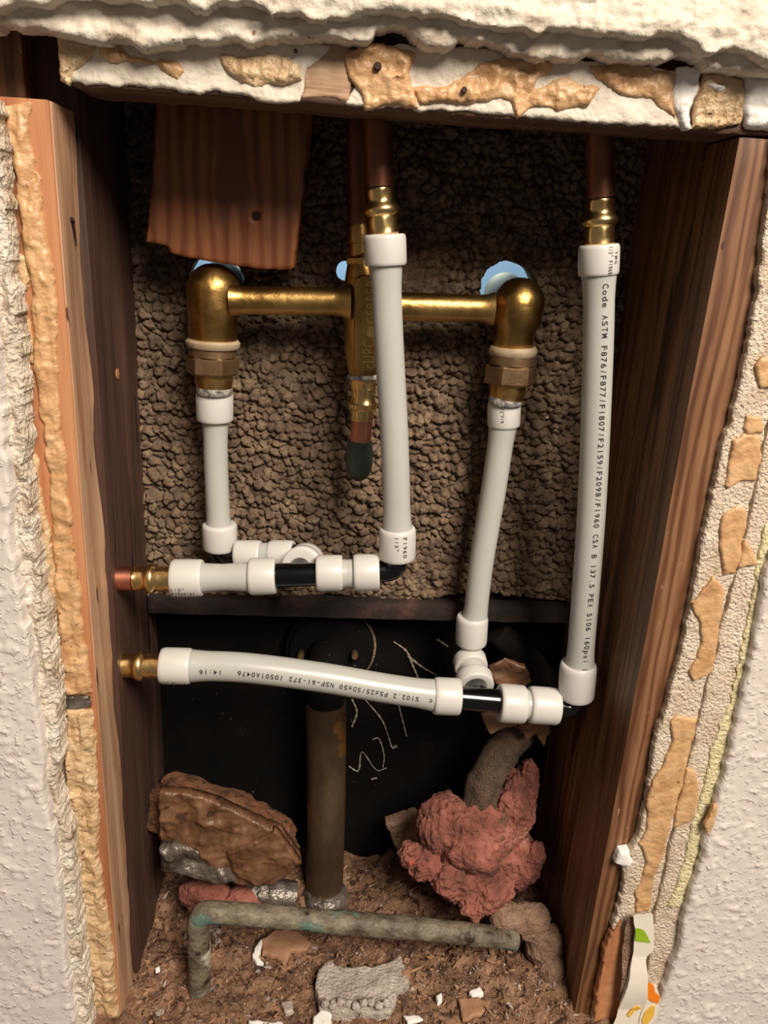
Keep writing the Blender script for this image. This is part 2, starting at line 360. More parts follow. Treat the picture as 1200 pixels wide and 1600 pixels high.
# back of the lath-and-mortar tub surround with its squeezed-through keys
hl = at(338, 440, .13); hc = at(541, 424, .13); hr = at(791, 452, .13)
HOLES = [(hl[0], hl[2], rad(84, 338, 440, .13)), (hc[0], hc[2], rad(30, 541, 424, .13)), (hr[0], hr[2], rad(84, 790, 452, .13))]
def keys(P, s):
    sc = .0067; wq = .0030
    x = P[..., 0]+wq*fbm(P, 70, 3, 5)+.0006*fbm(P, 400, 2, 8); z = P[..., 2]+wq*fbm(P, 60, 3, 9)+.0006*fbm(P, 400, 2, 3)
    sz = .0062
    big = fbm(P, 14, 2, 77)
    j = np.floor(z/sz).astype(int); F1 = np.full(x.shape, 9.); F2 = np.full(x.shape, 9.); hh = np.zeros(x.shape); dx1 = np.zeros(x.shape); dz1 = np.zeros(x.shape)
    for dj in (-1, 0, 1):
        jj = j+dj; offx = (jj % 2)*.5; i = np.floor(x/sc-offx).astype(int)
        for di in (-1, 0, 1):
            ii = i+di
            q = np.stack([ii*1., jj*1., 0*jj], -1)+.5
            r1 = vnoise(q*7.13+.31, 1); r2 = vnoise(q*5.37+.77, 2); r3 = vnoise(q*3.91+.13, 3)
            cx = (ii+offx+.5+.52*r1)*sc; cz = (jj+.5+.50*r2)*sz
            ddx = (x-cx)/sc; ddz = (z-cz)/sz; d = np.sqrt((ddx*(1+.25*r2))**2+(ddz*(1-.25*r1))**2)-.18*r3
            m1 = d < F1; F2 = np.where(m1, F1, np.minimum(F2, d)); hh = np.where(m1, r3, hh); dz1 = np.where(m1, ddz, dz1); F1 = np.where(m1, d, F1)
    e = np.clip((F2-F1)/.34, 0, 1); dome = np.sqrt(np.clip(e*(2-e), 0, 1))
    ball = 1-np.clip(F1/.72, 0, 1)**2
    fill = np.clip(fbm(P, 26, 3, 66)*1.6-.5, 0, 1)
    h = (-.0046*(1-dome)+.0026*ball+.0026*hh-.0012*dz1*dome)*(1-.75*fill)+.0006*fill+.0022*big+.0011*fbm(P, 380, 4, 4)
    return h
LB = [(225, 946), (300, 940), (400, 932), (520, 930), (600, 938), (640, 945), (690, 930), (740, 925), (800, 930), (870, 938), (905, 940)]
pz = at(600, 100, .13)[2]
poly = [tuple(at(x, y, .13)[[0, 2]]) for x, y in LB]+[(.21, pz), (-.15, pz)]
poly[0] = (-.15, poly[0][1]); poly[len(LB)-1] = (.21, poly[len(LB)-1][1])
V, Fc = slab(poly, .128, .014, cell=.00085, jag=.0016, jfreq=140, rnd=.003, amp=.0007, freq=60, hfun=keys, holes=HOLES, world=True)
o = mk('wall_back', V, Fc, M_mortar, angle=180); o['kind'] = 'structure'
V, Fc = gridbox((-.2, .128, pz-.004), (.25, .142, .9), .05); o = mk('wall_back_top', V, Fc, M_mortar); o['kind'] = 'structure'

# floor of the bay, heaped with dirt
def floor_h(P):
    x, y = P[..., 0], P[..., 1]
    return .0068*fbm(P, 24, 5, 3)+.0028*fbm(P, 150, 4, 9)+.012*np.clip((y-.09)/.06, 0, 1)*(.6+.4*fbm(P, 20, 2, 8))-.0*x
gx, gy = np.meshgrid(np.arange(-.20, .26, .0013), np.arange(-.035, .30, .0013), indexing='ij')
FZ = -.006
P = np.stack([gx, gy, gx*0], -1); P[..., 2] = FZ+floor_h(P); n, m_ = gx.shape
idx = np.arange(n*m_).reshape(n, m_); q = np.stack([idx[:-1, :-1], idx[1:, :-1], idx[1:, 1:], idx[:-1, 1:]], -1).reshape(-1, 4)
V = P.reshape(-1, 3)
o = mk('floor', V, q.tolist(), M_dirt, angle=180); o['kind'] = 'structure'
def fz(x, y):
    return float(FZ+floor_h(np.array([[x, y, 0.]]))[0])

# painted wall, left and right, with broken plaster edges
def peel(P, s):
    b = fbm(P, 210, 2, 31); return .0016*np.clip(b-.15, 0, 1)+.0005*fbm(P, 30, 3, 2)
wl = thing('wall_left', None, None, at(0, 1100, -.02)); wl['kind'] = 'structure'
E1 = [(0, -220), (100, -210), (200, -205), (300, -60), (400, -20), (520, -8), (620, 2), (700, 8), (760, 14), (830, 12), (900, 26), (960, 34), (1040, 50), (1090, 52), (1180, 68), (1240, 66), (1300, 82), (1400, 94), (1480, 100), (1600, 116), (1720, 125)]
V, Fc = slab([(x, y) for y, x in E1]+[(-420, 1720), (-420, 0)], -.026, .012, .0014, .0009, 160, .002, .0004, 60, peel, 3)
mk('paint_layer', V, Fc, M_paint, wl, angle=60, label='off-white painted textured surface')
E2 = [(150, -12), (225, 0), (330, 8), (400, 16), (500, 27), (560, 33), (640, 38), (700, 42), (730, 34), (760, 46), (820, 50), (900, 62), (960, 72), (1040, 84), (1100, 92), (1180, 96), (1215, 84), (1245, 92), (1300, 110), (1340, 114), (1450, 124), (1520, 132), (1600, 142), (1720, 152)]
V, Fc = slab([(x, y) for y, x in E2]+[(-260, 1720), (-260, 150)], -.016, .013, .0011, .0016, 200, .0012, .0010, 50, lambda P, s: .0016*ridged(P*np.array((1.3, 1, .45)), 120, 4, 3)+.0014*fbm(P, 200, 4, 2), 5)
mk('plaster_edge', V, Fc, M_crumble, wl, angle=60, label='crumbly broken plaster edge')

wr = thing('wall_right', None, None, at(1180, 1300, -.01)); wr['kind'] = 'structure'
sR = [(205, 1215), (400, 1192), (500, 1178), (600, 1157), (700, 1131), (780, 1112), (850, 1098), (930, 1082), (1000, 1070), (1060, 1054), (1100, 1044), (1150, 1026), (1200, 1018), (1250, 1011), (1310, 997), (1335, 982), (1400, 972), (1500, 945), (1600, 925), (1720, 900)]
CR = [(1260, 205), (1235, 500), (1192, 700), (1182, 760), (1165, 832), (1150, 895), (1135, 950), (1124, 985), (1117, 1030), (1106, 1062), (1099, 1092), (1088, 1140), (1076, 1190), (1063, 1240), (1054, 1290), (1046, 1320), (1034, 1380), (1022, 1428), (1010, 1520), (985, 1600), (965, 1720)]
V, Fc = slab([(x, y) for y, x in sR]+[(x-1.6, y) for x, y in reversed(CR)], -.006, .006, .0012, .0008, 200, .0015, .0004, 120, None, 7)
mk('old_plaster', V, Fc, M_stipple, wr, angle=60, label='stippled cream old plaster beside the stud')
V, Fc = slab([(x+2, y) for x, y in CR]+[(x+85, y) for x, y in reversed(CR[3:-2])]+[(1420, 700), (1420, 205)], -.0055, .0055, .0012, .0006, 200, .0012, .0005, 120, None, 8)
mk('old_plaster', V, Fc, M_stipple, wr, angle=60, label='stippled old plaster right of the long crack')
YE = [(820, 1196, 1225), (880, 1183, 1205), (940, 1176, 1192), (1000, 1160, 1183), (1060, 1150, 1168), (1110, 1136, 1156), (1170, 1112, 1138), (1230, 1100, 1122), (1290, 1082, 1104), (1340, 1070, 1090), (1400, 1052, 1070), (1418, 1043, 1064)]
V, Fc = slab(ribbon(YE), -.0068, .003, .0011, .0012, 260, .0012, .0006, 200, None, 9)
mk('paper_edge', V, Fc, M_yellow, wr, angle=60, label='yellow torn paper edge')
PR = [(205, 1380), (700, 1250), (840, 1216), (905, 1196), (960, 1186), (1010, 1178), (1080, 1162), (1130, 1150), (1200, 1134), (1260, 1118), (1310, 1104), (1360, 1092), (1420, 1072), (1480, 1062), (1530, 1044), (1600, 1018), (1720, 990)]
V, Fc = slab([(x, y) for y, x in PR]+[(1500, 1720), (1500, 205)], -.012, .012, .0013, .0009, 160, .003, .0004, 60, peel, 11)
mk('paint_layer', V, Fc, M_paint, wr, angle=60, label='grey-white painted textured surface')
xr = at(1490, 1000, -.012)[0]-.012; zt = at(600, 100, -.01)[2]
V, Fc = gridbox((.27, -.0112, -.3), (1.1, .002, 1.1), .1); mk('panel', V, Fc, M_paint, wr)
V, Fc = gridbox((.226, -.0045, .585), (.40, .002, 1.1), .02); mk('old_plaster', V, Fc, M_stipple, wr)
V, Fc = gridbox((-1.1, -.0252, -.3), (-.25, -.012, 1.1), .1); mk('panel', V, Fc, M_paint, wl)
GL = {'a': [(1139, 728), (1145, 690), (1163, 676), (1190, 684), (1192, 717), (1181, 752), (1160, 752), (1139, 765), (1134, 760)],
      'b': [(1131, 807), (1153, 790), (1167, 796), (1167, 826), (1161, 846), (1158, 872), (1150, 897), (1131, 900), (1125, 840)],
      'c': [(1164, 840), (1181, 869), (1187, 880), (1170, 886), (1153, 891)],
      'd': [(1083, 942), (1100, 918), (1116, 902), (1135, 925), (1131, 950), (1125, 981), (1119, 1023), (1113, 1050), (1100, 1060), (1086, 1065), (1077, 1051), (1090, 1025), (1097, 1004), (1094, 975), (1086, 960)],
      'e': [(1049, 1130), (1060, 1118), (1091, 1126), (1080, 1170), (1069, 1220), (1057, 1262), (1046, 1307), (1035, 1345), (1024, 1369), (1015, 1425), (994, 1428), (993, 1395), (1010, 1352), (1000, 1319), (1012, 1296), (1010, 1254), (1021, 1220), (1040, 1190), (1052, 1160)],
      'f': [(1074, 1203), (1086, 1203), (1094, 1234), (1091, 1262), (1080, 1285), (1053, 1296), (1062, 1250)],
      'g': [(1180, 575), (1192, 560), (1215, 562), (1218, 605), (1190, 608)],
      'h': [(1160, 668), (1168, 650), (1192, 652), (1195, 676), (1170, 680)]}
for i, k in enumerate(GL):
    V, Fc = slab(GL[k], -.0078, .003, .0010, .0008, 160, .0016, .0005, 60, None, 20+i)
    mk('adhesive_patch', V, Fc, M_glue, wr, angle=60, label='flat tan adhesive patch')
V, Fc = slab([(1102, 1291), (1116, 1257), (1122, 1262), (1116, 1291), (1105, 1307)], -.0135, .003, .0009, .0006, 200, .001, .0003)
mk('adhesive_patch', V, Fc, M_glue, wr, label='small tan adhesive patch on the painted surface')
V, Fc = slab([(946, 1482), (972, 1432), (978, 1500), (965, 1620), (925, 1620), (932, 1560)], -.007, .006, .0012, .001, 160, .0015, .0006, 80)
mk('lath_edge', V, Fc, M_woodO, wr, label='bare tan wood strip')
V, Fc = slab([(985, 1330), (1000, 1322), (1012, 1350), (1002, 1380), (990, 1400), (986, 1440), (972, 1475), (958, 1500), (968, 1430), (972, 1380)], -.0065, .005, .001, .0014, 160, .002, .0007, 120)
mk('plaster_lump', V, Fc, M_stipple, wr, label='lumpy pale plaster on the stud edge')
V, Fc = slab([(962, 1350), (970, 1332), (984, 1330), (994, 1345), (985, 1358), (972, 1356)], -.007, .007, .0009, .0006, 160, .003, .0006, 120)
mk('plaster_lump', V, Fc, M_white, wr, label='white plaster blob')

# top plaster mass
wt = thing('wall_top', None, None, at(600, 30, -.01)); wt['kind'] = 'structure'
def layers(P, s):
    e = ridged(P*np.array((.5, 1, 1.8)), 60, 5, 12); return .0011*e+.0013*fbm(P, 160, 4, 44)*np.clip(1.6-s/.02, .2, 1)
TB = [(-20, 46), (30, 44), (70, 46), (85, 52), (100, 58), (130, 65), (200, 66), (235, 78), (262, 76), (290, 62), (300, 66), (350, 66), (385, 61), (410, 66), (440, 62), (500, 62), (560, 60), (576, 60), (590, 44), (612, 42), (640, 56), (662, 70), (700, 72), (722, 64), (770, 68), (795, 82), (850, 92), (905, 90), (925, 84), (955, 94), (1000, 98), (1040, 94), (1070, 80), (1090, 88), (1110, 106), (1150, 112), (1200, 116), (1260, 120)]
V, Fc = slab(TB+[(1400, 120), (1400, -300), (-200, -300), (-200, 46)], -.013, .013, .0012, .0022, 110, .0025, .0006, 60, layers, 21)
mk('plaster_base', V, Fc, M_plaster, wt, angle=70, label='crumbly cream plaster edge')
TP = [(-20, 8), (80, 6), (120, 2), (200, 4), (300, 6), (400, 10), (420, 22), (480, 28), (560, 22), (640, 16), (740, 34), (830, 48), (880, 40), (950, 52), (1040, 62), (1120, 76), (1200, 96), (1280, 100)]
V, Fc = slab(TP+[(1450, 100), (1450, -320), (-250, -320), (-250, 8)], -.022, .010, .0012, .0026, 90, .0018, .0006, 50, layers, 23)
mk('paint_layer', V, Fc, M_plaster, wt, angle=70, label='cream painted surface with a chipped lower edge')
V, Fc = gridbox((-.4, -.02, at(600, -280, -.02)[2]-.002), (.45, -.005, 1.1), .1); mk('upper_panel', V, Fc, M_paint, wt)
V, Fc = gridbox((at(1300, 60, -.013)[0], -.0145, at(1300, 112, -.013)[2]), (1.1, 0, 1.1), .02, .001); mk('plaster_base', V, Fc, M_plaster, wt)
V, Fc = gridbox((-1.1, -.0145, .6195), (-.20, 0, 1.1), .02, .001); mk('plaster_base', V, Fc, M_plaster, wt)
V, Fc = gridbox((-.4, -.01, .87), (.45, .13, .885), .1); o = mk('unseen_cap_1', V, Fc, M_woodH); o['kind'] = 'structure'  # unseen cap added over the bay to keep light from entering above

# ================================================================== FRAMING
# strip nailed over the left stud
z0 = -.07
def strip_warp(V):
    b = np.clip((V[:, 1]-.02)/.015, 0, 1)*np.clip((V[:, 0]+.15)/.01, 0, 1)
    V[:, 0] += b*.0016*fbm(V*np.array((1, 1, 1)), 24, 4, 91)
    # left edge follows the widths seen in the photograph, top sawn at a slant
    xl = np.interp(V[:, 2], [-.02, .1, .3, .45, .60], [-.1585, -.1625, -.1665, -.170, -.1735])
    t = (V[:, 0]+.18)/.039; V[:, 0] = np.where(t < 1, xl+t*(-.141-xl), V[:, 0])
    return V
ss = thing('wood_strip', 'light sawn strip with tan glue smears, fixed in front of the left stud', 'wood strip', (-.15, .017, z0))
V, Fc = gridbox((-.18, 0, z0), (-.141, .035, .598), .0022, .0005, 30, .0012, 2, strip_warp); mk('strip', V, Fc, M_woodO, ss)
V, Fc = gridbox((-.1414, .0015, z0), (-.1402, .0342, .5975), .0022, .0006, 30, .0004, 2, lambda V: (V.__setitem__((slice(None), 0), V[:, 0]+np.clip((V[:, 1]-.02)/.015, 0, 1)*.0016*fbm(V, 24, 4, 91)), V)[1])
mk('sawn_face', V, Fc, M_woodL, ss, label='paler inner sawn face with dark flecks')
SM = [(158, -6, 46), (200, 2, 44), (250, 18, 56), (300, 24, 60), (350, 30, 70), (420, 42, 84), (460, 48, 86), (500, 50, 86), (560, 54, 88), (620, 58, 92), (660, 66, 96), (720, 72, 102), (780, 78, 106), (850, 82, 114), (900, 84, 120), (960, 88, 126), (1020, 92, 134), (1060, 98, 140), (1086, 100, 143)]
V, Fc = slab(ribbon(SM), -.0018, .0025, .0009, .0014, 130, .0016, .001, 90, lambda P, s: (.0010*ridged(P*np.array((1, 1, .3)), 120, 4, 6)+.0010*np.clip(ridged(P, 110, 3, 8)-.6, 0, 2))*np.clip(s/.003, 0, 1), 31)
mk('adhesive_smear', V, Fc, M_glue, ss, angle=70, label='long tan adhesive smear on the upper half')
SM2 = [(1108, 102, 145), (1180, 102, 150), (1240, 100, 152), (1285, 108, 156), (1330, 118, 152), (1380, 122, 160), (1440, 130, 168), (1500, 136, 176), (1560, 140, 182), (1640, 146, 192)]
V, Fc = slab(ribbon(SM2), -.0022, .003, .0009, .0014, 130, .0018, .0012, 90, lambda P, s: (.0011*ridged(P*np.array((1, 1, .5)), 90, 4, 16)+.0016*np.clip(ridged(P, 90, 3, 18)-.5, 0, 2))*np.clip(s/.003, 0, 1), 33)
mk('adhesive_smear', V, Fc, M_glue2, ss, angle=70, label='wrinkled tan adhesive smear on the lower half')
SM3 = [(400, 20, 40), (430, 26, 44), (470, 30, 42), (520, 36, 48), (570, 38, 50)]
V, Fc = slab(ribbon(SM3), -.0018, .0025, .0009, .0016, 130, .0016, .001, 90, None, 35); mk('adhesive_smear', V, Fc, M_glue2, ss, angle=70)
SM4 = [(640, 44, 50), (690, 38, 50), (706, 34, 52), (722, 46, 58), (760, 50, 62), (800, 56, 70), (850, 62, 78), (900, 66, 82), (940, 68, 84), (980, 74, 88), (1030, 82, 92), (1045, 86, 92)]
V, Fc = slab(ribbon(SM4), -.0032, .004, .0009, .0016, 130, .0016, .001, 90, None, 36); mk('adhesive_smear', V, Fc, M_glue2, ss, angle=70, label='curled adhesive flap along the left edge')
a, b = at(102, 1098, -.003), at(142, 1098, -.003)
V, Fc = slab([(101, 1088), (141, 1090), (142, 1106), (104, 1112)], -.0015, .003, .0008, .0006, 200, .001, .0004); mk('clear_band', V, Fc, M_foil, ss, label='narrow shiny band across the adhesive')
# nail driven into the sawn face, its head up
hd = at(103, 343, .018); hd[0] = -.1395
tip = at(109, 384, .022); tip[0] = -.1397
nl = mk('nail', *sweep([hd, (hd+tip)/2, tip], [.0007, .0006, .0003], 10), M_nail, ss)
V, Fc = cyl_at(hd, (1, 0, .6), .0016, .0009); mk('nail_head', V, Fc, M_nail, nl)

st = thing('wall_stud', 'dark aged stud on the left, behind the light sawn strip', 'stud', (-.156, .085, z0))
V, Fc = gridbox((-.176, .0365, z0), (XL, .15, .9), .004, .0008, 26, .002, 5); mk('timber', V, Fc, M_woodD, st)
V, Fc = cyl_at((XL+.0002, .075, .455), (1, 0, 0), .0034, .0006); mk('knot', V, Fc, M_woodO, st, label='small pale knot')
st = thing('wall_stud', 'red-brown stud on the right with a knot near its front edge', 'stud', (.219, .065, z0))
g = Geo(); g.add(*gridbox((XR, 0, z0), (.238, .15, .603), .004, .0007, 26, .002, 8)); g.add(*gridbox((XR+.0006, .038, .59), (.2374, .15, .9), .004, .0004, 26, .002, 8)); mk('timber', g.V, g.F, M_woodR, st)
kp = at(1136, 384, 0); V, Fc = cyl_at((kp[0], 0.0003, kp[2]), (0, 1, 0), .0030, .0004); mk('knot', V, Fc, M_bark, st, label='dark round knot')
bd = thing('wood_board', 'brown board end standing upright at the top left behind the plaster', 'board', at(18, 100, .02))
V, Fc = gridbox((at(-60, 100, .02)[0], .02, .5985), (at(36, 100, .02)[0], .0362, .9), .004, .0004, 30, .001, 6); mk('board', V, Fc, M_woodR, bd)

# header across the top
hb = thing('header_block', 'horizontal wood block across the top, smeared with cream paint and tan glue', 'wood block', at(640, 120, .018))
HO = [(86, 50), (90, 80), (96, 118), (104, 130), (120, 135), (250, 143), (400, 154), (520, 165), (600, 170), (720, 180), (870, 190), (980, 197), (1080, 205), (1500, 226), (1500, 134), (1260, 122), (1100, 112), (950, 98), (800, 88), (640, 76), (560, 70), (300, 62)]
V, Fc = slab(HO, 0, .036, .0015, .0005, 100, .0012, .0004, 60, None, 41); mk('timber', V, Fc, M_woodH, hb, angle=60)
HC = [(90, 50), (94, 100), (104, 128), (122, 131), (250, 138), (360, 146), (430, 162), (470, 160), (480, 110), (520, 70), (440, 66), (430, 56)]
V, Fc = slab(HC, -.0016, .0025, .001, .0012, 130, .0014, .0008, 90, None, 42); mk('paint_skin', V, Fc, M_plaster, hb, angle=70)
HC = [(540, 76), (560, 120), (540, 165), (600, 167), (720, 176), (870, 186), (980, 193), (1075, 200), (1070, 110), (900, 90), (760, 78), (640, 68)]
V, Fc = slab(HC, -.0016, .0025, .001, .0012, 130, .0014, .0006, 90, None, 43); mk('paint_skin', V, Fc, M_plaster, hb, angle=70)
V, Fc = slab([(418, 60), (470, 62), (545, 66), (552, 120), (545, 160), (470, 152), (478, 130), (462, 100), (430, 90)], -.0005, .002, .001, .001, 130, .001, .0005, 90, None, 44); mk('bare_patch', V, Fc, M_woodT, hb, angle=70, label='bare tan wood patch')
HP = [([(86, 46), (100, 52), (140, 62), (150, 80), (135, 104), (112, 110), (104, 132), (94, 126), (88, 80)], M_glue2),
      ([(150, 66), (185, 70), (200, 84), (240, 92), (250, 100), (215, 98), (170, 96), (150, 84)], M_glue),
      ([(248, 92), (276, 96), (286, 112), (276, 128), (262, 120), (242, 102)], M_glue),
      ([(340, 86), (420, 80), (465, 96), (470, 128), (430, 136), (380, 130), (350, 112)], M_glue2),
      ([(535, 84), (560, 70), (600, 68), (650, 78), (640, 112), (648, 140), (655, 168), (610, 163), (570, 172), (566, 150), (545, 122)], M_glue),
      ([(640, 134), (690, 132), (725, 122), (750, 100), (785, 90), (860, 84), (862, 106), (835, 136), (822, 150), (862, 122), (905, 124), (940, 138), (922, 162), (872, 172), (836, 166), (812, 186), (800, 160), (785, 152), (735, 164), (660, 162)], M_glue),
      ([(922, 100), (960, 96), (1000, 98), (1030, 112), (1060, 112), (1054, 150), (1058, 190), (1040, 170), (1015, 154), (985, 148), (965, 142), (930, 120)], M_glue),
      ([(1058, 106), (1098, 106), (1090, 140), (1080, 170), (1082, 200), (1070, 200), (1054, 170), (1052, 140)], M_white),
      ([(1096, 112), (1130, 112), (1164, 120), (1162, 195), (1130, 200), (1084, 198), (1090, 150)], M_glue2),
      ([(1166, 118), (1260, 118), (1260, 206), (1166, 200), (1160, 165)], M_white),
      ([(1106, 130), (1134, 128), (1138, 138), (1122, 146), (1106, 140)], M_white)]
for i, (ol, m) in enumerate(HP):
    V, Fc = slab(ol, -.0030 if i < 10 else -.005, .004, .0009, .0014, 140, .0018, .0008, 90, lambda P, s: (.0009*ridged(P, 100, 4, 60+i)+.0014*np.clip(ridged(P, 90, 3, 70)-.5, 0, 2))*np.clip(s/.003, 0, 1), 50+i)
    mk('adhesive_smear' if m is not M_white else 'plaster_blob', V, Fc, m, hb, angle=70)

for x, y, w in ((590, 104, 12), (725, 141, 9), (462, 80, 6)):
    V, Fc = cyl_at(at(x, y, -.0048), (0, 1, 0), rad(w, x, y, 0), .003, 14); mk('nail_hole', V, Fc, M_nail, hb, label='small dark nail hole')

# hanging board with growth rings
hw = thing('hanging_board', 'orange-brown board with curved growth rings and a dark nail hole, hanging at upper left', 'board', at(360, 160, .09))
Yb = .082
V, Fc = slab([(243, 60), (242, 170), (235, 300), (228, 378), (262, 386), (266, 396), (300, 404), (375, 417), (420, 420), (458, 421), (470, 330), (480, 240), (488, 165), (492, 60)], Yb, .036, .0015, .0006, 140, .0014, .0004, 40, None, 71,
             holes=[(*at(400, 338, Yb)[[0, 2]], rad(13, 400, 338, Yb))])
mk('board', V, Fc, M_woodB, hw, angle=60)
p = at(400, 338, Yb+.006); V, Fc = cyl_at(p, (0, 1, 0), .0042, .008); mk('nail_hole', V, Fc, M_nail, hw, label='dark nail hole')

# ================================================================== TUB BACK
tb = thing('bathtub', 'black back of a bathtub with a rusty rim and chalk scribbles below the mortar wall', 'bathtub', at(560, 1300, .15))
def tubwarp(V):
    V[:, 1] += .012*np.clip((.26-V[:, 2])/.26, 0, 1.1)**1.5; return V
V, Fc = gridbox((XL-.03, .148, -.04), (XR+.03, .156, .27), .004, .0012, 14, .002, 12, tubwarp); mk('tub_wall', V, Fc, M_black, tb)
zr0, zr1 = at(560, 968, .118)[2], at(560, 930, .130)[2]
V, Fc = gridbox((XL+.0005, .118, zr0), (XR-.001, .131, zr1), .003, .0008, 40, .0025, 13, None, (1, 1, 1)); mk('rim', V, Fc, M_rim, tb)
V, Fc = gridbox((XL-.02, .1432, at(560, 950, .14)[2]), (XR+.02, .1476, at(560, 890, .14)[2]), .01, 0); mk('rim_light_stop', V, Fc, M_rim, tb)  # hidden strip added behind the rim to stop bathroom light leaking through
CH = [[(780, 410), (860, 470), (900, 560), (935, 640)], [(870, 500), (960, 570), (1050, 620)], [(1050, 395), (1120, 440)], [(520, 770), (550, 850), (520, 940)],
      [(600, 770), (700, 890), (740, 980), (770, 1070), (800, 1060)], [(810, 800), (830, 880), (860, 1000)], [(650, 1020), (690, 1020), (720, 1120), (712, 1200)],
      [(500, 1190), (560, 1215), (582, 1100), (670, 1210), (735, 1200)], [(640, 1270), (675, 1262)]]
for c in CH:
    pts = []
    for x, y in smooth_path([(q[0], q[1], 0) for q in c], 7)[:, :2]:
        px = (420+x/4, 900+y/4); p = at(*px, .15); yy = .148+.012*max(0, (.26-p[2])/.26)**1.5; p = at(*px, yy-.0002); pts.append(p)
    V, Fc = sweep(pts, [.0007+.0003*math.sin(i*2.3) for i in range(len(pts))], 6, wob=.5, seed=4); mk('chalk_mark', V, Fc, M_chalk, tb)

# overflow drain
ov = thing('overflow_drain', 'tarnished brass drain pipe standing upright below a round black tub overflow flange', 'drain pipe', at(508, 1395, .118))
c = at(515, 1012, .141)
V, Fc = lathe(c+np.array((0, .006, 0)), c-np.array((0, .008, 0)), [(0, .036), (.2, .037), (.7, .036), (.8, .033), (1, .032)], 48); mk('flange', V, Fc, M_blackpl if False else M_black, ov)
V, Fc = lathe(c+np.array((.0016, .005, -.001)), c+np.array((.0016, .001, -.001)), [(0, .0365), (.2, .0372), (1, .0368)], 48); mk('gasket', V, Fc, M_dust, ov, label='worn tan gasket edge')
pth = elbow_path(c+np.array((0, -.004, -.002)), at(510, 1030, .118), at(509, 1110, .118), .016)
V, Fc = sweep(pth, rad(62, 510, 1060, .118), 32); mk('elbow', V, Fc, M_black, ov)
V, Fc = sweep(smooth_path([at(509, 1095, .118), at(510, 1200, .118), at(507, 1392, .118)], 10), [rad(60, 510, 1250, .118)]*21, 36, wob=.01); mk('tube', V, Fc, M_brassD, ov)
V, Fc = lathe(at(510, 1072, .118), at(510, 1100, .118), [(0, .0135), (.1, .0155), (.9, .0155), (1, .0138)], 36); mk('slip_nut', V, Fc, M_brassD, ov)
for sx in (470, 554):
    s_ = at(sx, 1023, .128); V, Fc = cyl_at(s_, (0, 1, 0), .0028, .008); mk('screw', V, Fc, M_brassM, ov)
bs = at(508, 1398, .112); V, Fc = lathe(bs+np.array((0, 0, .006)), bs-np.array((0, 0, .012)), [(0, .015), (.15, .019), (.5, .0215), (1, .021)], 36); mk('base_collar', V, Fc, M_foil, ov, label='dusty collar at the foot')

# ================================================================== PLUMBING
def ring_between(name, p0, p1, R, rt, parent, label=None, flip=False):
    pr = [(0, rt), (0, R*.9), (.04, R*.965), (.14, R), (.5, R*1.0), (.9, R*.992), (.97, R*.965), (1, R*.93), (1, rt)]
    V, Fc = lathe(p0, p1, pr, 48); return mk(name, V, Fc, M_ring, parent, angle=50, label=label)
def tube_pts(P, wpx, flare=1.12, n=14, fl=.10):
    """P: pixel control points with Y; radius from seen width."""
    W3 = [at(x, y, yy) for x, y, yy in P]; C3 = smooth_path(W3, n)
    r = rad(wpx, *P[len(P)//2]); L = np.r_[0, np.cumsum(np.linalg.norm(np.diff(C3, axis=0), axis=1))]
    d = np.minimum(L, L[-1]-L); k = np.clip(1-d/.022, 0, 1)
    return C3, r*(1+(flare-1)*k*k*(3-2*k)), L
def text_mesh(txt, size):
    cu = bpy.data.curves.new('t', 'FONT'); cu.body = txt; cu.size = size; cu.space_character = 1.15; cu.resolution_u = 3; cu.extrude = 0; cu.offset = .012
    ob = bpy.data.objects.new('t', cu); COL.objects.link(ob); bpy.context.view_layer.update()
    dg = bpy.context.evaluated_depsgraph_get(); me = bpy.data.meshes.new_from_object(ob.evaluated_get(dg))
    bm = bmesh.new(); bm.from_mesh(me); bmesh.ops.triangulate(bm, faces=bm.faces)
    for _ in range(4):
        ee = [e for e in bm.edges if e.calc_length() > .11]
        if not ee: break
        bmesh.ops.subdivide_edges(bm, edges=ee, cuts=1); bmesh.ops.triangulate(bm, faces=bm.faces)
    bmesh.ops.remove_doubles(bm, verts=bm.verts, dist=1e-4); bm.verts.index_update()
    V = np.array([v.co[:] for v in bm.verts]); Fc = [[v.index for v in f.verts] for f in bm.faces]; bm.free()
    bpy.data.objects.remove(ob); bpy.data.meshes.remove(me); bpy.data.curves.remove(cu); return V, Fc
def mono_text(txt):      # evenly pitched characters, like ink-jet coding
    g = Geo(); cache = {}
    for i, ch in enumerate(txt):
        if ch == ' ': continue
        if ch not in cache: cache[ch] = text_mesh(ch, 1.0)
        V, Fc = cache[ch]; V = V.copy(); w = max(np.ptp(V[:, 0]), 1e-3); c = (V[:, 0].min()+V[:, 0].max())/2
        k = min(1.25, .52/w) if ch not in "1iI.:'/" else 1.0
        V[:, 0] = (V[:, 0]-c)*k+i*.72; g.add(V, Fc)
    return np.array(g.V), g.F
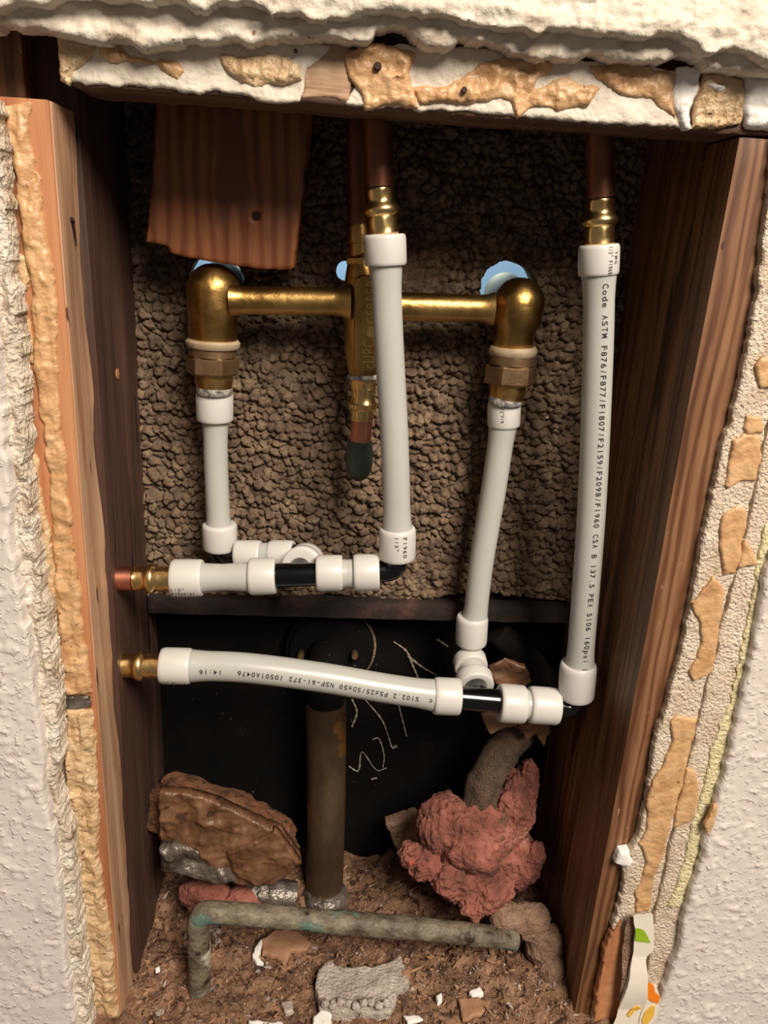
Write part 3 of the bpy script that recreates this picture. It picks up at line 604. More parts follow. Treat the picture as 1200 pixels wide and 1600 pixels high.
def wrap_text(txt, C3, R, start, length, height, theta, parent, toward=(0, -1, 0), name='printing', label=None, m=None):
    V, Fc = mono_text(txt); x0, x1 = V[:, 0].min(), V[:, 0].max()
    V[:, 0] = start+(V[:, 0]-x0)/(x1-x0)*length; V[:, 1] = (V[:, 1]-.35)*height/.7
    L = np.r_[0, np.cumsum(np.linalg.norm(np.diff(C3, axis=0), axis=1))]
    C = np.stack([np.interp(V[:, 0], L, C3[:, k]) for k in range(3)], -1)
    T = np.gradient(C3, axis=0); T = np.stack([np.interp(V[:, 0], L, T[:, k]) for k in range(3)], -1); T /= np.linalg.norm(T, axis=1, keepdims=True)
    r = np.interp(V[:, 0], L, R)+.00012; n = np.array(toward, float)[None]-T*(T@np.array(toward, float))[:, None]; n /= np.linalg.norm(n, axis=1, keepdims=True)
    B = np.cross(n, T); a = (theta+V[:, 1]/r)[:, None]
    W_ = C+r[:, None]*(n*np.cos(a)+B*np.sin(a))
    return mk(name, W_, Fc, m or M_ink, parent, smooth=False, label=label)
def pex(label, P, wpx, rings, group='milky flexible water tubes', txts=()):
    C3, R, L = tube_pts(P, wpx)
    t = thing('water_tube', label, 'tube', C3[-1], group)
    V, Fc = sweep(C3, R, 36); tu = mk('tube', V, Fc, M_pex, t)
    for k, (a, b, w) in enumerate(rings):
        pa, pb = at(*a), at(*b); Rr = rad(w, *a)
        rg = ring_between('expansion_ring', pa, pb, Rr, R[0]*.9, t)
        for tx in [q for q in txts if q[0] == k]:
            C2 = np.array([pa+(pb-pa)*i/8 for i in range(9)])
            wrap_text(tx[1], C2 if not tx[6] else C2[::-1], np.full(9, Rr), tx[2]*.001, tx[3]*.001, tx[4]*.001, tx[5], rg, toward=tx[7] if len(tx) > 7 else (0, -1, 0))
    return t, tu, C3, R, L
def adapter(label, a, b, w, mt=None, gap=True):
    p0, p1 = at(*a), at(*b); r = rad(w, *a)
    t = thing('brass_adapter', label, 'pipe fitting', p1, 'crimped brass adapters')
    pr = [(0, r*.9), (0, r*1.0), (.03, r*1.04), (.08, r*1.04, .35), (.22, r*1.04, .5), (.28, r*1.02), (.33, r*1.12), (.40, r*1.3), (.46, r*1.34), (.52, r*1.28), (.58, r*1.06), (.62, r*1.08), (.68, r*1.12, .45), (.82, r*1.12, .5), (.88, r*1.1), (.95, r*1.14), (1, r*1.05)]
    V, Fc = lathe(p0, p1, pr, 48); mk('crimped_sleeve', V, Fc, M_brass, t, angle=35)
    d = unit(p1-p0); V, Fc = lathe(p0-d*.0014, p0+d*.0006, [(0, r*.93), (.2, r*.99), (.8, r*.99), (1, r*.95)], 36); mk('seal_band', V, Fc, M_blackpl, t, label='thin black band')
    return t
def copper(label, a, b, w, m=None):
    p0, p1 = at(*a), at(*b); t = thing('copper_pipe', label, 'pipe', p1, 'copper water pipes')
    V, Fc = sweep([p0+(p1-p0)*i/8 for i in range(9)], rad(w, *b), 32); mk('pipe', V, Fc, m or M_cop, t); return t
YF, YR = .048, .097
# --- centre riser
copper('brown copper pipe coming down behind the header, left of the two', (583, 60, YF), (593, 292, YF), 46, M_copD)
adapter('brass adapter above the central milky tube', (593, 294, YF), (600, 368, YF), 43)
_, _, _, _, _ = pex('long central tube hanging in front of the brass valve', [(602, 400, YF), (607, 520, YF), (617, 700, YF), (621, 840, YF)], 44,
    [((601, 366, YF), (603, 415, YF), 67), ((621, 824, YF), (621, 872, YF), 58)], txts=[(1, 'F1960', 3, 14, 2.6, .35, False), (1, '1/2"', 3, 9, 2.2, -.1, False)])
# --- right riser
copper('brown copper pipe coming down behind the header at the right', (936, 80, YF), (938, 309, YF), 44, M_copD)
adapter('brass adapter above the long printed tube at the right', (938, 311, YF), (936, 384, YF), 42)
t, tu, C3, R, L = pex('long right tube printed with code letters beside the right stud', [(936, 415, YF), (934, 560, YF), (924, 800, YF), (905, 1050, YF)], 44,
    [((936, 382, YF), (935, 430, YF), 64), ((904, 1036, YF), (900, 1088, YF), 57)], txts=[(0, '1/2" F1960', 1.5, 15, 2.6, .28, False), (0, 'TMG', 4, 7, 2.3, .62, False)])
wrap_text('Code ASTM F876/F877/F1807/F2159/F2098/F1960 CSA B 137.5 PEX 5106 160psi @1', C3, R, .010, L[-1]-.013, .0036, .10, tu)
# --- rear left
pex('short tube under the left end of the brass valve', [(336, 640, YR), (338, 740, YR), (343, 840, YR)], 37,
    [((335, 612, YR), (336, 657, YR), 58), ((343, 818, YR), (344, 857, YR), 54)])
# --- rear right slanted
pex('slanting tube under the right end of the brass valve', [(788, 650, YR), (772, 760, YR), (752, 880, YR), (740, 985, YR)], 38,
    [((788, 626, YR), (787, 666, YR), 52), ((738, 962, YR), (736, 1005, YR), 50)], txts=[(0, '1/2"F19', 2, 11, 2.2, -.3, False)])

# --- upper left run
YT = .048
copper('bright copper stub leaving the left stud, upper of two', (150, 903, YT), (208, 904, YT), 38)
adapter('brass adapter on the upper copper stub at the left', (209, 904, YT), (270, 904, YT), 36)
pex('short level tube with three rings, in the upper left run', [(300, 903, YT), (350, 902, YT), (400, 901, YT)], 42,
    [((268, 903, YT), (317, 903, YT), 59), ((389, 901, YT), (431, 900, YT), 58)], txts=[(0, 'F1960/61', 2, 14, 2.4, -.55, False), (0, '1/2"', 2, 8, 2.2, -.25, False)])
def tee(label, a, b, w, br, wb, Pb):
    p0, p1 = at(*a), at(*b); r = rad(w, *a)
    t = thing('tee_fitting', label, 'pipe fitting', (p0+p1)/2, 'glossy black plastic fittings')
    V, Fc = lathe(p0, p1, [(0, r*1.0), (.3, r*1.02), (.7, r*1.02), (1, r)], 40); mk('run', V, Fc, M_blackpl, t)
    c = (p0+p1)/2; e = at(*br); V, Fc = sweep([c, (c+e)/2, e], r, 32); mk('branch', V, Fc, M_blackpl, t)
    return t
tee('black tee of the upper left run', (428, 899, YT), (498, 897, YT), 37, (479, 872, .074), 30, None)
pex('stubby tube with two rings beside the black elbow, upper left run', [(498, 897, YT), (543, 896, YT), (588, 895, YT)], 44,
    [((494, 896, YT), (535, 895, YT), 57), ((552, 895, YT), (592, 894, YT), 58)])
def elbow(label, a, c, b, w, r=.007):
    pa, pc, pb = at(*a), at(*c), at(*b); t = thing('elbow_fitting', label, 'pipe fitting', pc, 'glossy black plastic fittings')
    V, Fc = sweep(elbow_path(pa, pc, pb, r, 12), rad(w, *c), 36); mk('bend', V, Fc, M_blackpl, t); return t
elbow('black elbow under the central tube', (585, 893, YT), (619, 892, YT), (621, 866, YT), 34, .008)
# rear row behind the tee
elbow('black elbow under the short left tube, behind the upper left run', (344, 850, YR), (347, 871, YR), (380, 869, YR-.004), 36, .009)
pex('stubby tube with two rings behind the upper left run', [(372, 867, .09), (410, 867, .087), (456, 867, .084)], 38,
    [((368, 867, .09), (408, 867, .088), 46), ((421, 867, .087), (459, 867, .084), 46)])
e = thing('elbow_fitting', 'black elbow half hidden behind the upper tee', 'pipe fitting', at(478, 866, .09), 'glossy black plastic fittings')
V, Fc = sweep(elbow_path(at(455, 867, .084), at(482, 867, .085), at(479, 874, .070), .008, 10), .0075, 28); mk('bend', V, Fc, M_blackpl, e)
def stub(label, a, b, wa, wb, lenf=.36, both=True):
    pa, pb = at(*a), at(*b); t = thing('water_tube', label, 'tube', pb, 'milky flexible water tubes')
    d = pb-pa; r = rad(wa, *a); r2 = rad(wb, *b)
    V, Fc = sweep([pa+d*q for q in (.05, .3, .5, .7, .95)], [r*.82, r*.74, r*.72, r*.74, r*.82], 32); mk('tube', V, Fc, M_pex, t)
    ring_between('expansion_ring', pa, pa+d*lenf, r, r*.66, t)
    if both: ring_between('expansion_ring', pb-d*lenf, pb, r2, r2*.66, t)
    return t
stub('stubby tube pointing back behind the upper tee, ring end facing out', (471, 886, .056), (479, 876, .080), 64, 58, .45)

# --- lower run
copper('bright copper stub leaving the left stud, lower of two', (150, 1040, YT), (187, 1040, YT), 36)
adapter('brass adapter on the lower copper stub at the left', (189, 1040, YT), (254, 1040, YT), 36)
t, tu, C3, R, L = pex('long sagging level tube with upside-down printing in the lower run', [(282, 1040, YT), (380, 1043, YT), (500, 1058, YT), (600, 1075, YT), (690, 1088, YT)], 46,
    [((251, 1040, YT), (299, 1041, YT), 57), ((677, 1087, YT), (718, 1089, YT), 58)], txts=[(0, '1/2" F1', 2, 10, 2.4, -.6, False)])
wrap_text('c  S102.2 FS\u226425/SD\u226450 NSF-61-372 10501A0476   14:16', C3[::-1].copy(), R[::-1].copy(), .0085, L[-1]-.023, .0034, -.12, tu)
tee('black tee of the lower run', (714, 1090, YT), (784, 1096, YT), 36, (742, 1066, .075), 30, None)
pex('stubby tube with two rings beside the black elbow, lower run', [(786, 1099, YT), (824, 1101, YT), (866, 1103, YT)], 46,
    [((779, 1098, YT), (819, 1101, YT), 60), ((826, 1101, YT), (871, 1104, YT), 58)])
elbow('black elbow under the long printed tube at the right', (866, 1103, YT), (899, 1108, YT), (901, 1080, YT), 36, .009)
stub('stubby upright-leaning tube with two rings behind the lower tee', (733, 1028, .096), (743, 1074, .068), 52, 60, .36)
elbow('black elbow hidden in shade under the slanting tube', (737, 995, YR+.004), (736, 1026, YR+.018), (733, 1033, .098), 34, .006)

# ================================================================== VALVE
vv = thing('shower_valve', 'old cast brass two-handle tub valve body across the mortar wall', 'valve', at(560, 560, YR))
YV = .094
def ball(c, r, sq=1, seed=1):
    V, Fc = blob(c, (r, r, r*sq), .02, 2, seed, 4); return V, Fc
def hub(cx, cy, w, low, wl, name_l):
    c = at(cx, cy, YV); r = rad(w, cx, cy, YV); lo = at(*low); d = unit(lo-c); L_ = np.linalg.norm(lo-c); rl = rad(wl, *low)
    g = Geo(); g.add(*ball(c+np.array((0, .002, 0)), r))
    g.add(*lathe(c, lo, [(0, r*.92), (.35, r*.96), (.55, rl*1.02), (.97, rl), (1, rl*.95)], 40))
    g.add(*lathe(c, c+np.array((0, .05, .004)), [(0, r*.85), (1, r*.85)], 32))   # stem housing through the wall
    mk('elbow_hub', g.V, g.F, M_brassO, vv, angle=60)
hub(333, 455, 84, (333, 534, YV), 74, '')
hub(811, 476, 82, (801, 545, YV), 62, '')
def arm(x0, y0, x1, y1, w0, w1):
    p0, p1 = at(x0, y0, YV-.004), at(x1, y1, YV-.004); r0 = rad(w0, x0, y0, YV); r1 = rad(w1, x1, y1, YV)
    V, Fc = lathe(p0, p1, [(0, r0*1.25), (.06, r0*1.05), (.12, r0), (.86, r1), (.93, r1*1.08), (1, r1*1.4)], 36); mk('cross_arm', V, Fc, M_brassO, vv)
arm(360, 469, 548, 472, 43, 43); arm(770, 483, 590, 478, 42, 44)
# centre casting, raised plate with the maker's mark
b0, b1 = at(566, 395, YV), at(568, 585, YV)
V, Fc = lathe(b0, b1, [(0, .0065), (.05, .009), (.15, .0105), (.3, .0125), (.75, .0125), (.95, .0105), (1, .0095)], 36); mk('center_body', V, Fc, M_brassO, vv)
V, Fc = slab([(553, 445), (556, 434), (566, 430), (590, 430), (598, 438), (598, 570), (592, 580), (560, 580), (553, 572)], YV-.0145, .006, .0009, .0001, 100, .0012, .0001, 60, None, 80)
pl = mk('name_plate', V, Fc, M_brassO, vv, angle=50, label='raised oval plate with cast letters')
def flat_text(txt, x, y0, y1, yy, hpx, parent, m, name='cast_letters'):
    V, Fc = text_mesh(txt, 1.0); a, b = at(x, y0, yy), at(x, y1, yy); L_ = np.linalg.norm(b-a); u = unit(b-a); v = unit(np.cross(np.array((0, -1, 0)), u))
    hgt = rad(hpx*2, x, y0, yy); xx = (V[:, 0]-V[:, 0].min())/np.ptp(V[:, 0])*L_; hh = V[:, 1]/.72*hgt
    W_ = a+xx[:, None]*u+hh[:, None]*v
    n = len(W_); W2 = W_+np.array((0, .0012, 0)); E = {}
    for f in Fc:
        for i in range(len(f)): E[(f[i], f[(i+1) % len(f)])] = 1
    F2 = [list(f) for f in Fc]+[(b_, a_, a_+n, b_+n) for (a_, b_) in E if (b_, a_) not in E]
    mk(name, np.concatenate([W_, W2]), F2, m, parent, smooth=False)
flat_text('cUPC', 585, 576, 532, YV-.0152, 19, pl, M_brass)
flat_text('GERBER', 585, 507, 438, YV-.0152, 13, pl, M_brass)
V, Fc = lathe(at(580, 520, YV-.0152), at(580, 520, YV-.0140), [(0, .0024), (0, .0032), (1, .0034)], 24); mk('cast_mark', V, Fc, M_brass, pl)
# riser outlet above, screwed into the body
V, Fc = lathe(at(561, 350, YV), at(563, 412, YV), [(0, .0072), (.1, .0078), (.45, .0078), (.5, .0068), (.8, .0068), (.85, .0098, .8), (1, .0098, .8)], 36); mk('top_outlet', V, Fc, M_brassO, vv)
V, Fc = lathe(at(557, 60, YV+.004), at(561, 356, YV), [(0, .0072), (1, .0072)], 28); cpz = thing('copper_pipe', 'dark copper riser rising from the top of the brass valve, behind the central tube', 'pipe', at(561, 356, YV), 'copper water pipes'); mk('pipe', V, Fc, M_copD, cpz)
# unions
def union(cx, cy0, cx1, cy1, hexw, y_hex, tail, tailw, wash, washw, tape, tapew):
    p = lambda q: at(q[0], q[1], YV)
    V, Fc = lathe(p(wash[0]), p(wash[1]), [(0, rad(washw*.92, *wash[0], YV)), (.3, rad(washw, *wash[0], YV)), (.7, rad(washw, *wash[0], YV)), (1, rad(washw*.94, *wash[0], YV))], 40); mk('washer', V, Fc, M_washer, vv, label='pale fibre washer')
    r = rad(hexw, *y_hex[0], YV)/1.06
    V, Fc = lathe(p(y_hex[0]), p(y_hex[1]), [(0, r*.88), (.05, r*.93), (.34, r*.93), (.36, r*.97, 1, .5), (.42, r*1.06, 1, .5), (.92, r*1.06, 1, .5), (1, r*.98, 1, .5), (1, r*.6)], 48); mk('union_nut', V, Fc, M_brassM, vv, angle=25, label='matt brass hexagonal nut')
    r = rad(tailw, *tail[0], YV); V, Fc = lathe(p(tail[0]), p(tail[1]), [(0, r), (.6, r), (.8, r*.95), (1, r*.95)], 36); mk('tailpiece', V, Fc, M_brassO, vv)
    r = rad(tapew, *tape[0], YV); V, Fc = lathe(p(tape[0]), p(tape[1]), [(0, r*.9), (.2, r), (.8, r*1.02), (1, r*.95)], 36); mk('thread_tape', V, Fc, M_seal, vv, label='crumpled silvery thread tape')
union(333, 540, 333, 580, 84, ((332, 541), (332, 584)), ((334, 580), (335, 606)), 59, ((333, 530), (333, 543)), 84, ((335, 602), (335, 616)), 56)
union(798, 553, 795, 597, 82, ((801, 552), (796, 600)), ((796, 596), (791, 622)), 56, ((802, 541), (801, 555)), 76, ((791, 617), (789, 632)), 52)
# capped bottom outlet
bo = thing('capped_outlet', 'brass adapter and copper stub with a dark green rounded cap under the valve center', 'pipe fitting', at(562, 750, YV))
V, Fc = lathe(at(568, 584, YV), at(568, 592, YV), [(0, .0098), (.3, .0108), (.8, .0106), (1, .0095)], 36); mk('thread_compound', V, Fc, M_seal, bo, label='bluish white thread compound')
V, Fc = lathe(at(568, 590, YV), at(566, 656, YV), [(0, .0092, 1), (.22, .0092, 1), (.25, .0085), (.4, .0076), (.55, .0086), (.6, .0098), (.7, .0098), (.75, .008), (1, .0078, .4)], 42); mk('brass_body', V, Fc, M_brass, bo, angle=35)
V, Fc = lathe(at(566, 652, YV), at(563, 694, YV), [(0, .0072), (1, .0072)], 32); mk('copper_stub', V, Fc, M_cop, bo)
V, Fc = lathe(at(562, 688, YV), at(560, 752, YV), [(0, .0075), (.02, .0088), (.5, .0096), (.75, .0088), (.9, .006), (.98, .0025), (1, .0005)], 32); mk('cap', V, Fc, M_green, bo, label='dark green rounded cap')

# ================================================================== OLD PIPE AND INSULATION
Y0 = .02
op = thing('corroded_pipe', 'old green-crusted metal pipe bent down at its left end, lying over the dirt', 'pipe', at(312, 1560, Y0))
pts = np.concatenate([elbow_path(at(313, 1572, Y0-.001), at(309, 1424, Y0), at(430, 1432, .026), .012, 10), smooth_path([at(520, 1440, .03), at(660, 1452, .034), at(806, 1468, .038)], 8)])
V, Fc = sweep(pts, rad(35, 400, 1440, .024), 30, wob=.07, seed=5); mk('pipe', V, Fc, M_verd, op)
V, Fc = lathe(at(800, 1467, .038), at(804, 1468, .039), [(0, .0078), (1, .0078)], 30); mk('open_end', V, Fc, M_black, op, label='dark open end')
V, Fc = sweep([at(313, 1480, Y0), at(311, 1530, Y0), at(312, 1578, Y0)], [.0083, .0080, .0074], 26, wob=.22, seed=8); mk('lime_crust', V, Fc, M_flaky, op, label='flaky pale crust on the upright end')

dp = thing('lagged_pipe', 'short fuzzy grey-brown lagged pipe slanting down into the pink insulation', 'pipe', at(740, 1250, .10))
V, Fc = sweep(smooth_path([at(812, 1140, .115), at(785, 1172, .105), at(758, 1222, .095), at(738, 1285, .085)], 8), [.0150, .0145, .0145, .0142, .014, .014, .0138, .0135]*3+[.013], 34, wob=.07, seed=3); mk('lagging', V, Fc, M_dustd, dp)
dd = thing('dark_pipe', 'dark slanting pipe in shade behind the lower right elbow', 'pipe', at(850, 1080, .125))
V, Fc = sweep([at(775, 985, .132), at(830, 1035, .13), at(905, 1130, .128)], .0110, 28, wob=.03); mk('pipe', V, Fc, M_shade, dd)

def wool(V, seed):
    return .60*fbm(V, 1.5, 3, seed)+.12*ridged(V, 3.0, 3, seed+3)+.20*fbm(V, 9, 5, seed+7)
pk = thing('insulation_clump', 'big pink fibreglass clump beside the right stud', 'insulation', at(740, 1400, .08))
g = Geo()
for cx, cy, yy, rx, ry, rz, sd in [(690, 1290, .085, .020, .02, .024, 1), (745, 1320, .075, .032, .02, .034, 2), (800, 1260, .095, .018, .02, .030, 3), (665, 1345, .072, .016, .014, .014, 4), (800, 1350, .08, .020, .018, .026, 5), (760, 1390, .062, .020, .016, .018, 6), (715, 1370, .066, .020, .015, .018, 7), (640, 1335, .066, .009, .010, .010, 8), (822, 1225, .105, .010, .012, .022, 9), (835, 1335, .075, .009, .01, .010, 10), (740, 1412, .055, .012, .012, .012, 11)]:
    g.add(*blob(at(cx, cy, yy), (rx, ry, rz), .34, 2, sd, 5, wool))
mk('wool', g.V, g.F, M_pink, pk, angle=180)
def scrap(name, label, ol, yy, th, m, cat, bend=.003, seed=1, grp=None):
    V, Fc = slab(ol, yy, th, .0011, .0012, 140, .0012, .0006, 90, lambda P, s: bend*fbm(P, 45, 3, seed), seed)
    o = mk(name, V, Fc, m, None, angle=60); tag(o, label, cat, grp); return o
scrap('paper_scrap', 'torn brown paper scrap between the slanting tube and the printed tube', [(765, 1045), (790, 1032), (820, 1040), (832, 1070), (800, 1088), (775, 1072)], .09, .004, M_kraft, 'paper', .004, 3)
scrap('paper_scrap', 'pale torn paper scrap hanging below the lower black tee', [(752, 1118), (782, 1112), (812, 1122), (818, 1135), (790, 1140), (768, 1148)], .085, .003, M_tanchip, 'paper', .003, 5)
scrap('paper_scrap', 'tan torn paper scrap hanging below the lower ring pair', [(808, 1130), (835, 1128), (858, 1132), (860, 1150), (852, 1170), (838, 1150), (822, 1160)], .085, .004, M_kraft, 'paper', .004, 7)

fb = thing('paper_faced_insulation', 'brown paper-faced insulation bundle lying at lower left against the stud', 'insulation', at(350, 1370, .09))
def crease(V, seed): return .16*fbm(V, 1.5, 3, seed)+.10*ridged(V, 2.6, 3, seed+3)
V, Fc = blob(at(345, 1292, .105), (.058, .03, .026), 1, 2, 11, 6, crease)
V[:, 2] -= (V[:, 0]+.07)*.28; mk('paper_back', V, Fc, M_fuzz, fb, angle=180)
V, Fc = slab([(250, 1232), (300, 1236), (345, 1250), (400, 1276), (440, 1292), (466, 1330), (470, 1348), (440, 1372), (400, 1380), (368, 1376), (340, 1346), (300, 1322), (250, 1312)], .075, .004, .0012, .001, 100, .002, .001, 60, lambda P, s: .006*ridged(P, 17, 4, 4)+.0016*fbm(P, 90, 4, 2), 90)
mk('paper_face', V, Fc, M_kraft, fb, angle=180)
V, Fc = slab([(352, 1330), (400, 1312), (432, 1294), (452, 1320), (471, 1346), (440, 1368), (402, 1380), (374, 1372), (360, 1352)], .067, .004, .0011, .0012, 120, .002, .0006, 60, lambda P, s: .003*ridged(P, 30, 4, 44), 93)
mk('folded_flap', V, Fc, M_kraft, fb, angle=180, label='folded orange-brown paper flap')
V, Fc = slab([(248, 1322), (275, 1318), (310, 1330), (345, 1350), (372, 1376), (340, 1380), (290, 1370), (250, 1360)], .068, .008, .0011, .001, 100, .006, .001, 60, lambda P, s: .004*ridged(P, 40, 3, 14), 91)
mk('foil_lining', V, Fc, M_foil, fb, angle=180, label='crinkled silver-grey foil lining')
pp = thing('insulation_clump', 'low pink fibreglass clump under the paper-faced bundle', 'insulation', at(330, 1400, .08))
g = Geo()
for cx, cy, yy, rx, rz, sd in [(320, 1398, .085, .022, .014, 21), (380, 1404, .08, .018, .011, 22)]: g.add(*blob(at(cx, cy, yy), (rx, .014, rz), .3, 2, sd, 4, wool))
mk('wool', g.V, g.F, M_pink, pp, angle=180)
pf = thing('foil_duct', 'crumpled clear plastic sleeve lying left of the brass drain foot', 'plastic scrap', at(440, 1400, .085))
V, Fc = sweep([at(385, 1396, .085), at(420, 1395, .085), at(462, 1400, .085)], [.011, .012, .010], 28, wob=.16, seed=9); mk('sleeve', V, Fc, M_foil, pf)
pf.name = 'plastic_sleeve'
fz1 = thing('dust_clump', 'big fuzzy grey-brown dust clump at the lower right by the stud', 'dust clump', at(830, 1560, .05))
g = Geo()
for cx, cy, yy, rx, ry, rz, sd in [(792, 1430, .050, .016, .012, .010, 31), (826, 1440, .050, .018, .013, .014, 35), (850, 1475, .045, .015, .014, .018, 32), (858, 1520, .036, .013, .014, .020, 33), (838, 1560, .024, .018, .014, .018, 34), (800, 1585, .018, .020, .014, .012, 36), (822, 1452, .075, .02, .014, .02, 37)]:
    g.add(*blob(at(cx, cy, yy), (rx, ry, rz), .2, 2, sd, 5, wool))
mk('fuzz', g.V, g.F, M_dust, fz1, angle=180)
gb = thing('mortar_block', 'pale grey block in shade behind the pink clump', 'mortar', at(630, 1310, .13))
V, Fc = slab([(605, 1290), (650, 1276), (668, 1300), (660, 1345), (622, 1340)], .125, .012, .0012, .0012, 120, .002, .001, 80); mk('block', V, Fc, M_dust, gb)

# ================================================================== DEBRIS
def floorpt(x, y, up=0):
    p = atz(x, y, 0.0)
    for _ in range(6): p = atz(x, y, fz(p[0], p[1])+up)
    return p
def chip(px, up, thick, m, seed, jag=.0008, amp=.0006):
    """a flat piece lying on the dirt, outline given as seen; built level then laid on the ground"""
    P2 = [floorpt(x, y, up) for x, y in px]; P2 = np.array(P2); z = P2[:, 2].mean()
    poly = [(p[0], p[1]) for p in P2]
    V, Fc = slab(poly, 0, thick, .0009, jag, 200, .0014, amp, 140, None, seed, world=True)
    W_ = np.stack([V[:, 0], V[:, 2], z-V[:, 1]], -1)
    return W_, Fc
mc = thing('mortar_chunk', 'broken pale mortar chunk with a ridged lower edge, largest piece on the dirt', 'mortar', floorpt(565, 1545))
V, Fc = chip([(497, 1518), (508, 1504), (520, 1500), (528, 1508), (590, 1508), (628, 1496), (634, 1520), (640, 1534), (622, 1546), (614, 1572), (590, 1580), (560, 1576), (535, 1584), (500, 1574), (494, 1545)], .010, .010, M_chunk, 4)
mk('chunk', V, Fc, M_chunk, mc, angle=60)
g = Geo()
for i in range(9):
    p = floorpt(508+i*12.0, 1568+3*math.sin(i*2), .0125); g.add(*blob(p, (.0032, .003, .0028), .2, 2, i, 3))
mk('bead_row', g.V, g.F, M_chunk, mc, angle=180, label='row of rounded mortar beads')
CP = [('orange-brown wood chip with a white end, under the corroded pipe', [(410, 1470), (432, 1455), (462, 1454), (486, 1468), (480, 1478), (455, 1486), (446, 1505), (430, 1492), (408, 1486)], M_tanchip, .006, .004, 'wood_chip', 'chip'),
      ('white curved plaster sliver left of the orange-brown chip', [(392, 1488), (410, 1468), (413, 1474), (404, 1490), (414, 1504), (400, 1502)], M_white, .006, .004, 'plaster_chip', 'chip'),
      ('white flake at the bottom edge, left of the mortar chunk', [(488, 1592), (505, 1576), (518, 1578), (520, 1600), (518, 1625), (485, 1625)], M_white, .006, .003, 'plaster_chip', 'chip'),
      ('long grey-white flake at the bottom edge of the dirt', [(388, 1594), (410, 1592), (440, 1598), (450, 1612), (390, 1612)], M_white, .005, .003, 'plaster_chip', 'chip'),
      ('small grey stone left of the mortar chunk', [(440, 1566), (456, 1562), (460, 1578), (446, 1584)], M_chunk, .005, .004, 'plaster_chip', 'chip'),
      ('square tan wood chip in the dirt right of the mortar chunk', [(716, 1560), (745, 1556), (768, 1566), (752, 1582), (722, 1594)], M_tanchip, .005, .003, 'wood_chip', 'chip'),
      ('white crumb pile above the square tan chip', [(732, 1546), (752, 1540), (756, 1552), (738, 1556)], M_white, .006, .004, 'plaster_chip', 'chip'),
      ('small white pebble right of the mortar chunk', [(682, 1556), (690, 1552), (692, 1562), (684, 1566)], M_white, .006, .004, 'plaster_chip', 'chip'),
      ('white flake at the bottom edge below the tan chip', [(630, 1590), (655, 1585), (662, 1592), (640, 1597)], M_white, .005, .002, 'plaster_chip', 'chip'),
      ('small tan chip touching the right end of the mortar chunk', [(628, 1512), (642, 1510), (642, 1530), (630, 1524)], M_tanchip, .012, .003, 'wood_chip', 'chip'),
      ('pale chip by the left stud, above the corroded pipe', [(256, 1440), (264, 1430), (266, 1446), (258, 1456)], M_tanchip, .006, .003, 'wood_chip', 'chip'),
      ('white crumb left of the corroded pipe foot', [(242, 1510), (250, 1504), (252, 1514), (244, 1518)], M_white, .006, .003, 'plaster_chip', 'chip')]
for i, (lb, ol, m, up, th, nm, ct) in enumerate(CP):
    V, Fc = chip(ol, up, th, m, 100+i); o = mk(nm, V, Fc, m, None, angle=60); tag(o, lb, ct)
g = Geo(); rng = random.Random(8); FOOT = at(313, 1572, .019)
def shard(p, s, flat, mi):
    n = rng.randint(4, 6); rot = Matrix.Rotation(rng.uniform(0, 6.28), 3, 'Z') @ Matrix.Rotation(rng.gauss(0, .5), 3, 'X') @ Matrix.Rotation(rng.gauss(0, .5), 3, 'Y')
    top = []
    el = rng.choice((1, 1, 1.6, 3.2))
    for k in range(n):
        a = 6.283*k/n+rng.uniform(-.4, .4); r = s*rng.uniform(.6, 1.1); top.append(Vector((r*math.cos(a)*el, r*math.sin(a)/el**.5, 0)))
    V = [rot @ (v+Vector((0, 0, flat))) for v in top]+[rot @ (v-Vector((0, 0, flat))) for v in top]
    V = [(v.x+p[0], v.y+p[1], v.z+p[2]) for v in V]
    g.add(V, [tuple(range(n)), tuple(range(2*n-1, n-1, -1))]+[(k, (k+1) % n, n+(k+1) % n, n+k) for k in range(n)], mi)
for i in range(6500):
    x = rng.uniform(XL-.002, XR+.002); y = rng.uniform(-.02, .14)
    if math.hypot(x-FOOT[0], y-FOOT[1]) < .010 or math.hypot(x-bs[0], y-bs[1]) < .024: continue
    s = min(.0055, .0009*math.exp(rng.gauss(0, .55))); mi = rng.choices((0, 1, 2, 3), (46, 28, 8, 28))[0]
    shard((x, y, fz(x, y)+s*.35), s, s*rng.uniform(.12, .35), mi)
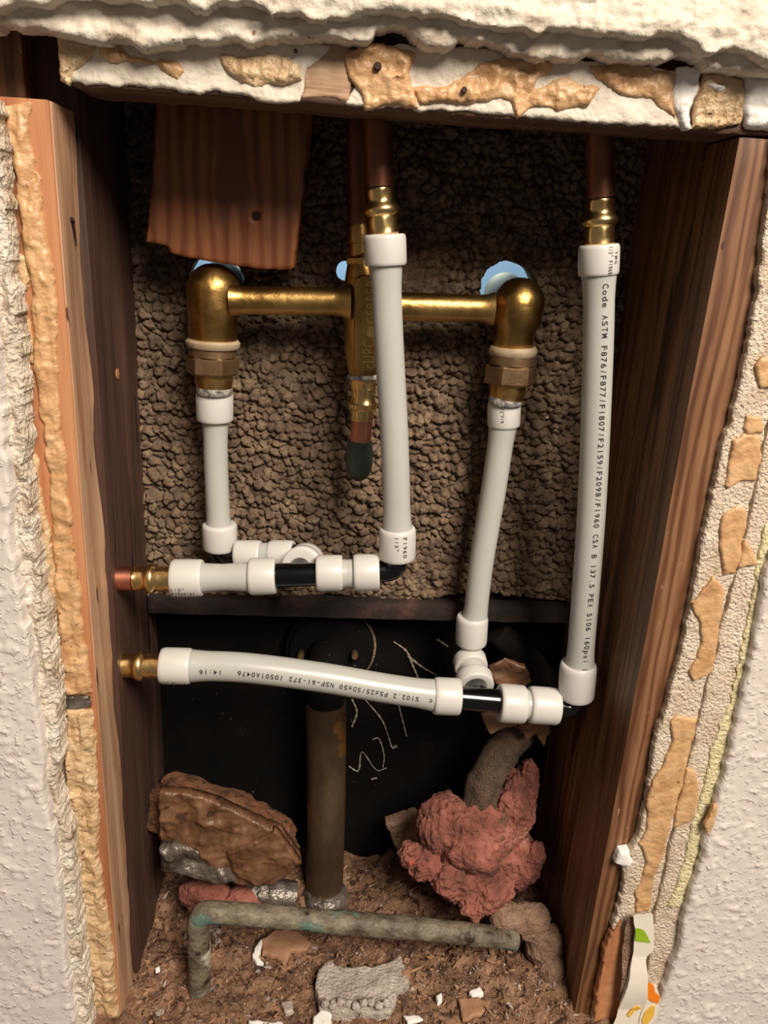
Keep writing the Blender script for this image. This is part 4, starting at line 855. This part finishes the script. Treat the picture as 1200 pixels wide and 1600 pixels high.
o = mk('dirt_debris', g.V, g.F, [M_dirt, M_tanchip, M_chunk, M_woodD], None, smooth=False, mi=g.mi)
tag(o, 'brown dirt, splinters and crumbs strewn over the bottom of the bay', 'debris', None, 'stuff')

# ================================================================== WALLPAPER SCRAP
wp = thing('wallpaper_strip', 'torn cream wallpaper strip with green leaf and orange flower print at lower right', 'wallpaper', at(1000, 1590, -.012))
cu = lambda P, s: .003*np.sin((P[..., 2]-.02)*70)
WO = [(990, 1431), (1020, 1430), (1024, 1454), (1022, 1487), (1010, 1499), (1010, 1566), (1006, 1620), (950, 1620), (960, 1600), (982, 1524), (990, 1487), (993, 1454)]
V, Fc = slab(WO, -.016, .0008, .0010, .0004, 100, .0003, .0002, 40, cu, 95); mk('paper', V, Fc, M_paper, wp)
V, Fc = slab([(981, 1434), (992, 1434), (993, 1470), (988, 1510), (975, 1545), (964, 1570), (970, 1520), (974, 1480)], -.0125, .001, .0010, .0004, 100, .0003, .0002, 40, cu, 96); mk('folded_back', V, Fc, M_dust, wp, label='grey folded back of the strip')
V, Fc = slab([(1008, 1566), (1010, 1536), (1026, 1540), (1032, 1562), (1026, 1590), (1010, 1612), (995, 1612), (1000, 1590)], -.0162, .0008, .0010, .0006, 100, .0003, .0002, 40, None, 97); mk('paper', V, Fc, M_paper, wp)
for nm, ol, m in (('leaf_print', [(993.5, 1452), (1000, 1452), (1007, 1455), (1013, 1465), (1017, 1475), (1008, 1474), (993.5, 1472)], M_leaf),
                  ('orange_print', [(1011, 1544), (1015, 1535), (1022, 1540), (1024, 1550), (1032, 1558), (1029, 1569), (1018, 1566), (1011, 1560)], M_orange),
                  ('yellow_print', [(980, 1587), (988, 1577), (998, 1572), (1003, 1577), (992, 1582), (984, 1592)], M_petal),
                  ('yellow_print', [(1003, 1594), (1008, 1582), (1018, 1572), (1024, 1572), (1021, 1589), (1012, 1600), (1004, 1602)], M_petal)):
    V, Fc = slab(ol, -.0168, .0008, .0006, .0002, 100, .0002, 0, 40, cu if nm == 'leaf_print' or ol[0][0] == 980 else None, 98); mk(nm, V, Fc, m, wp)
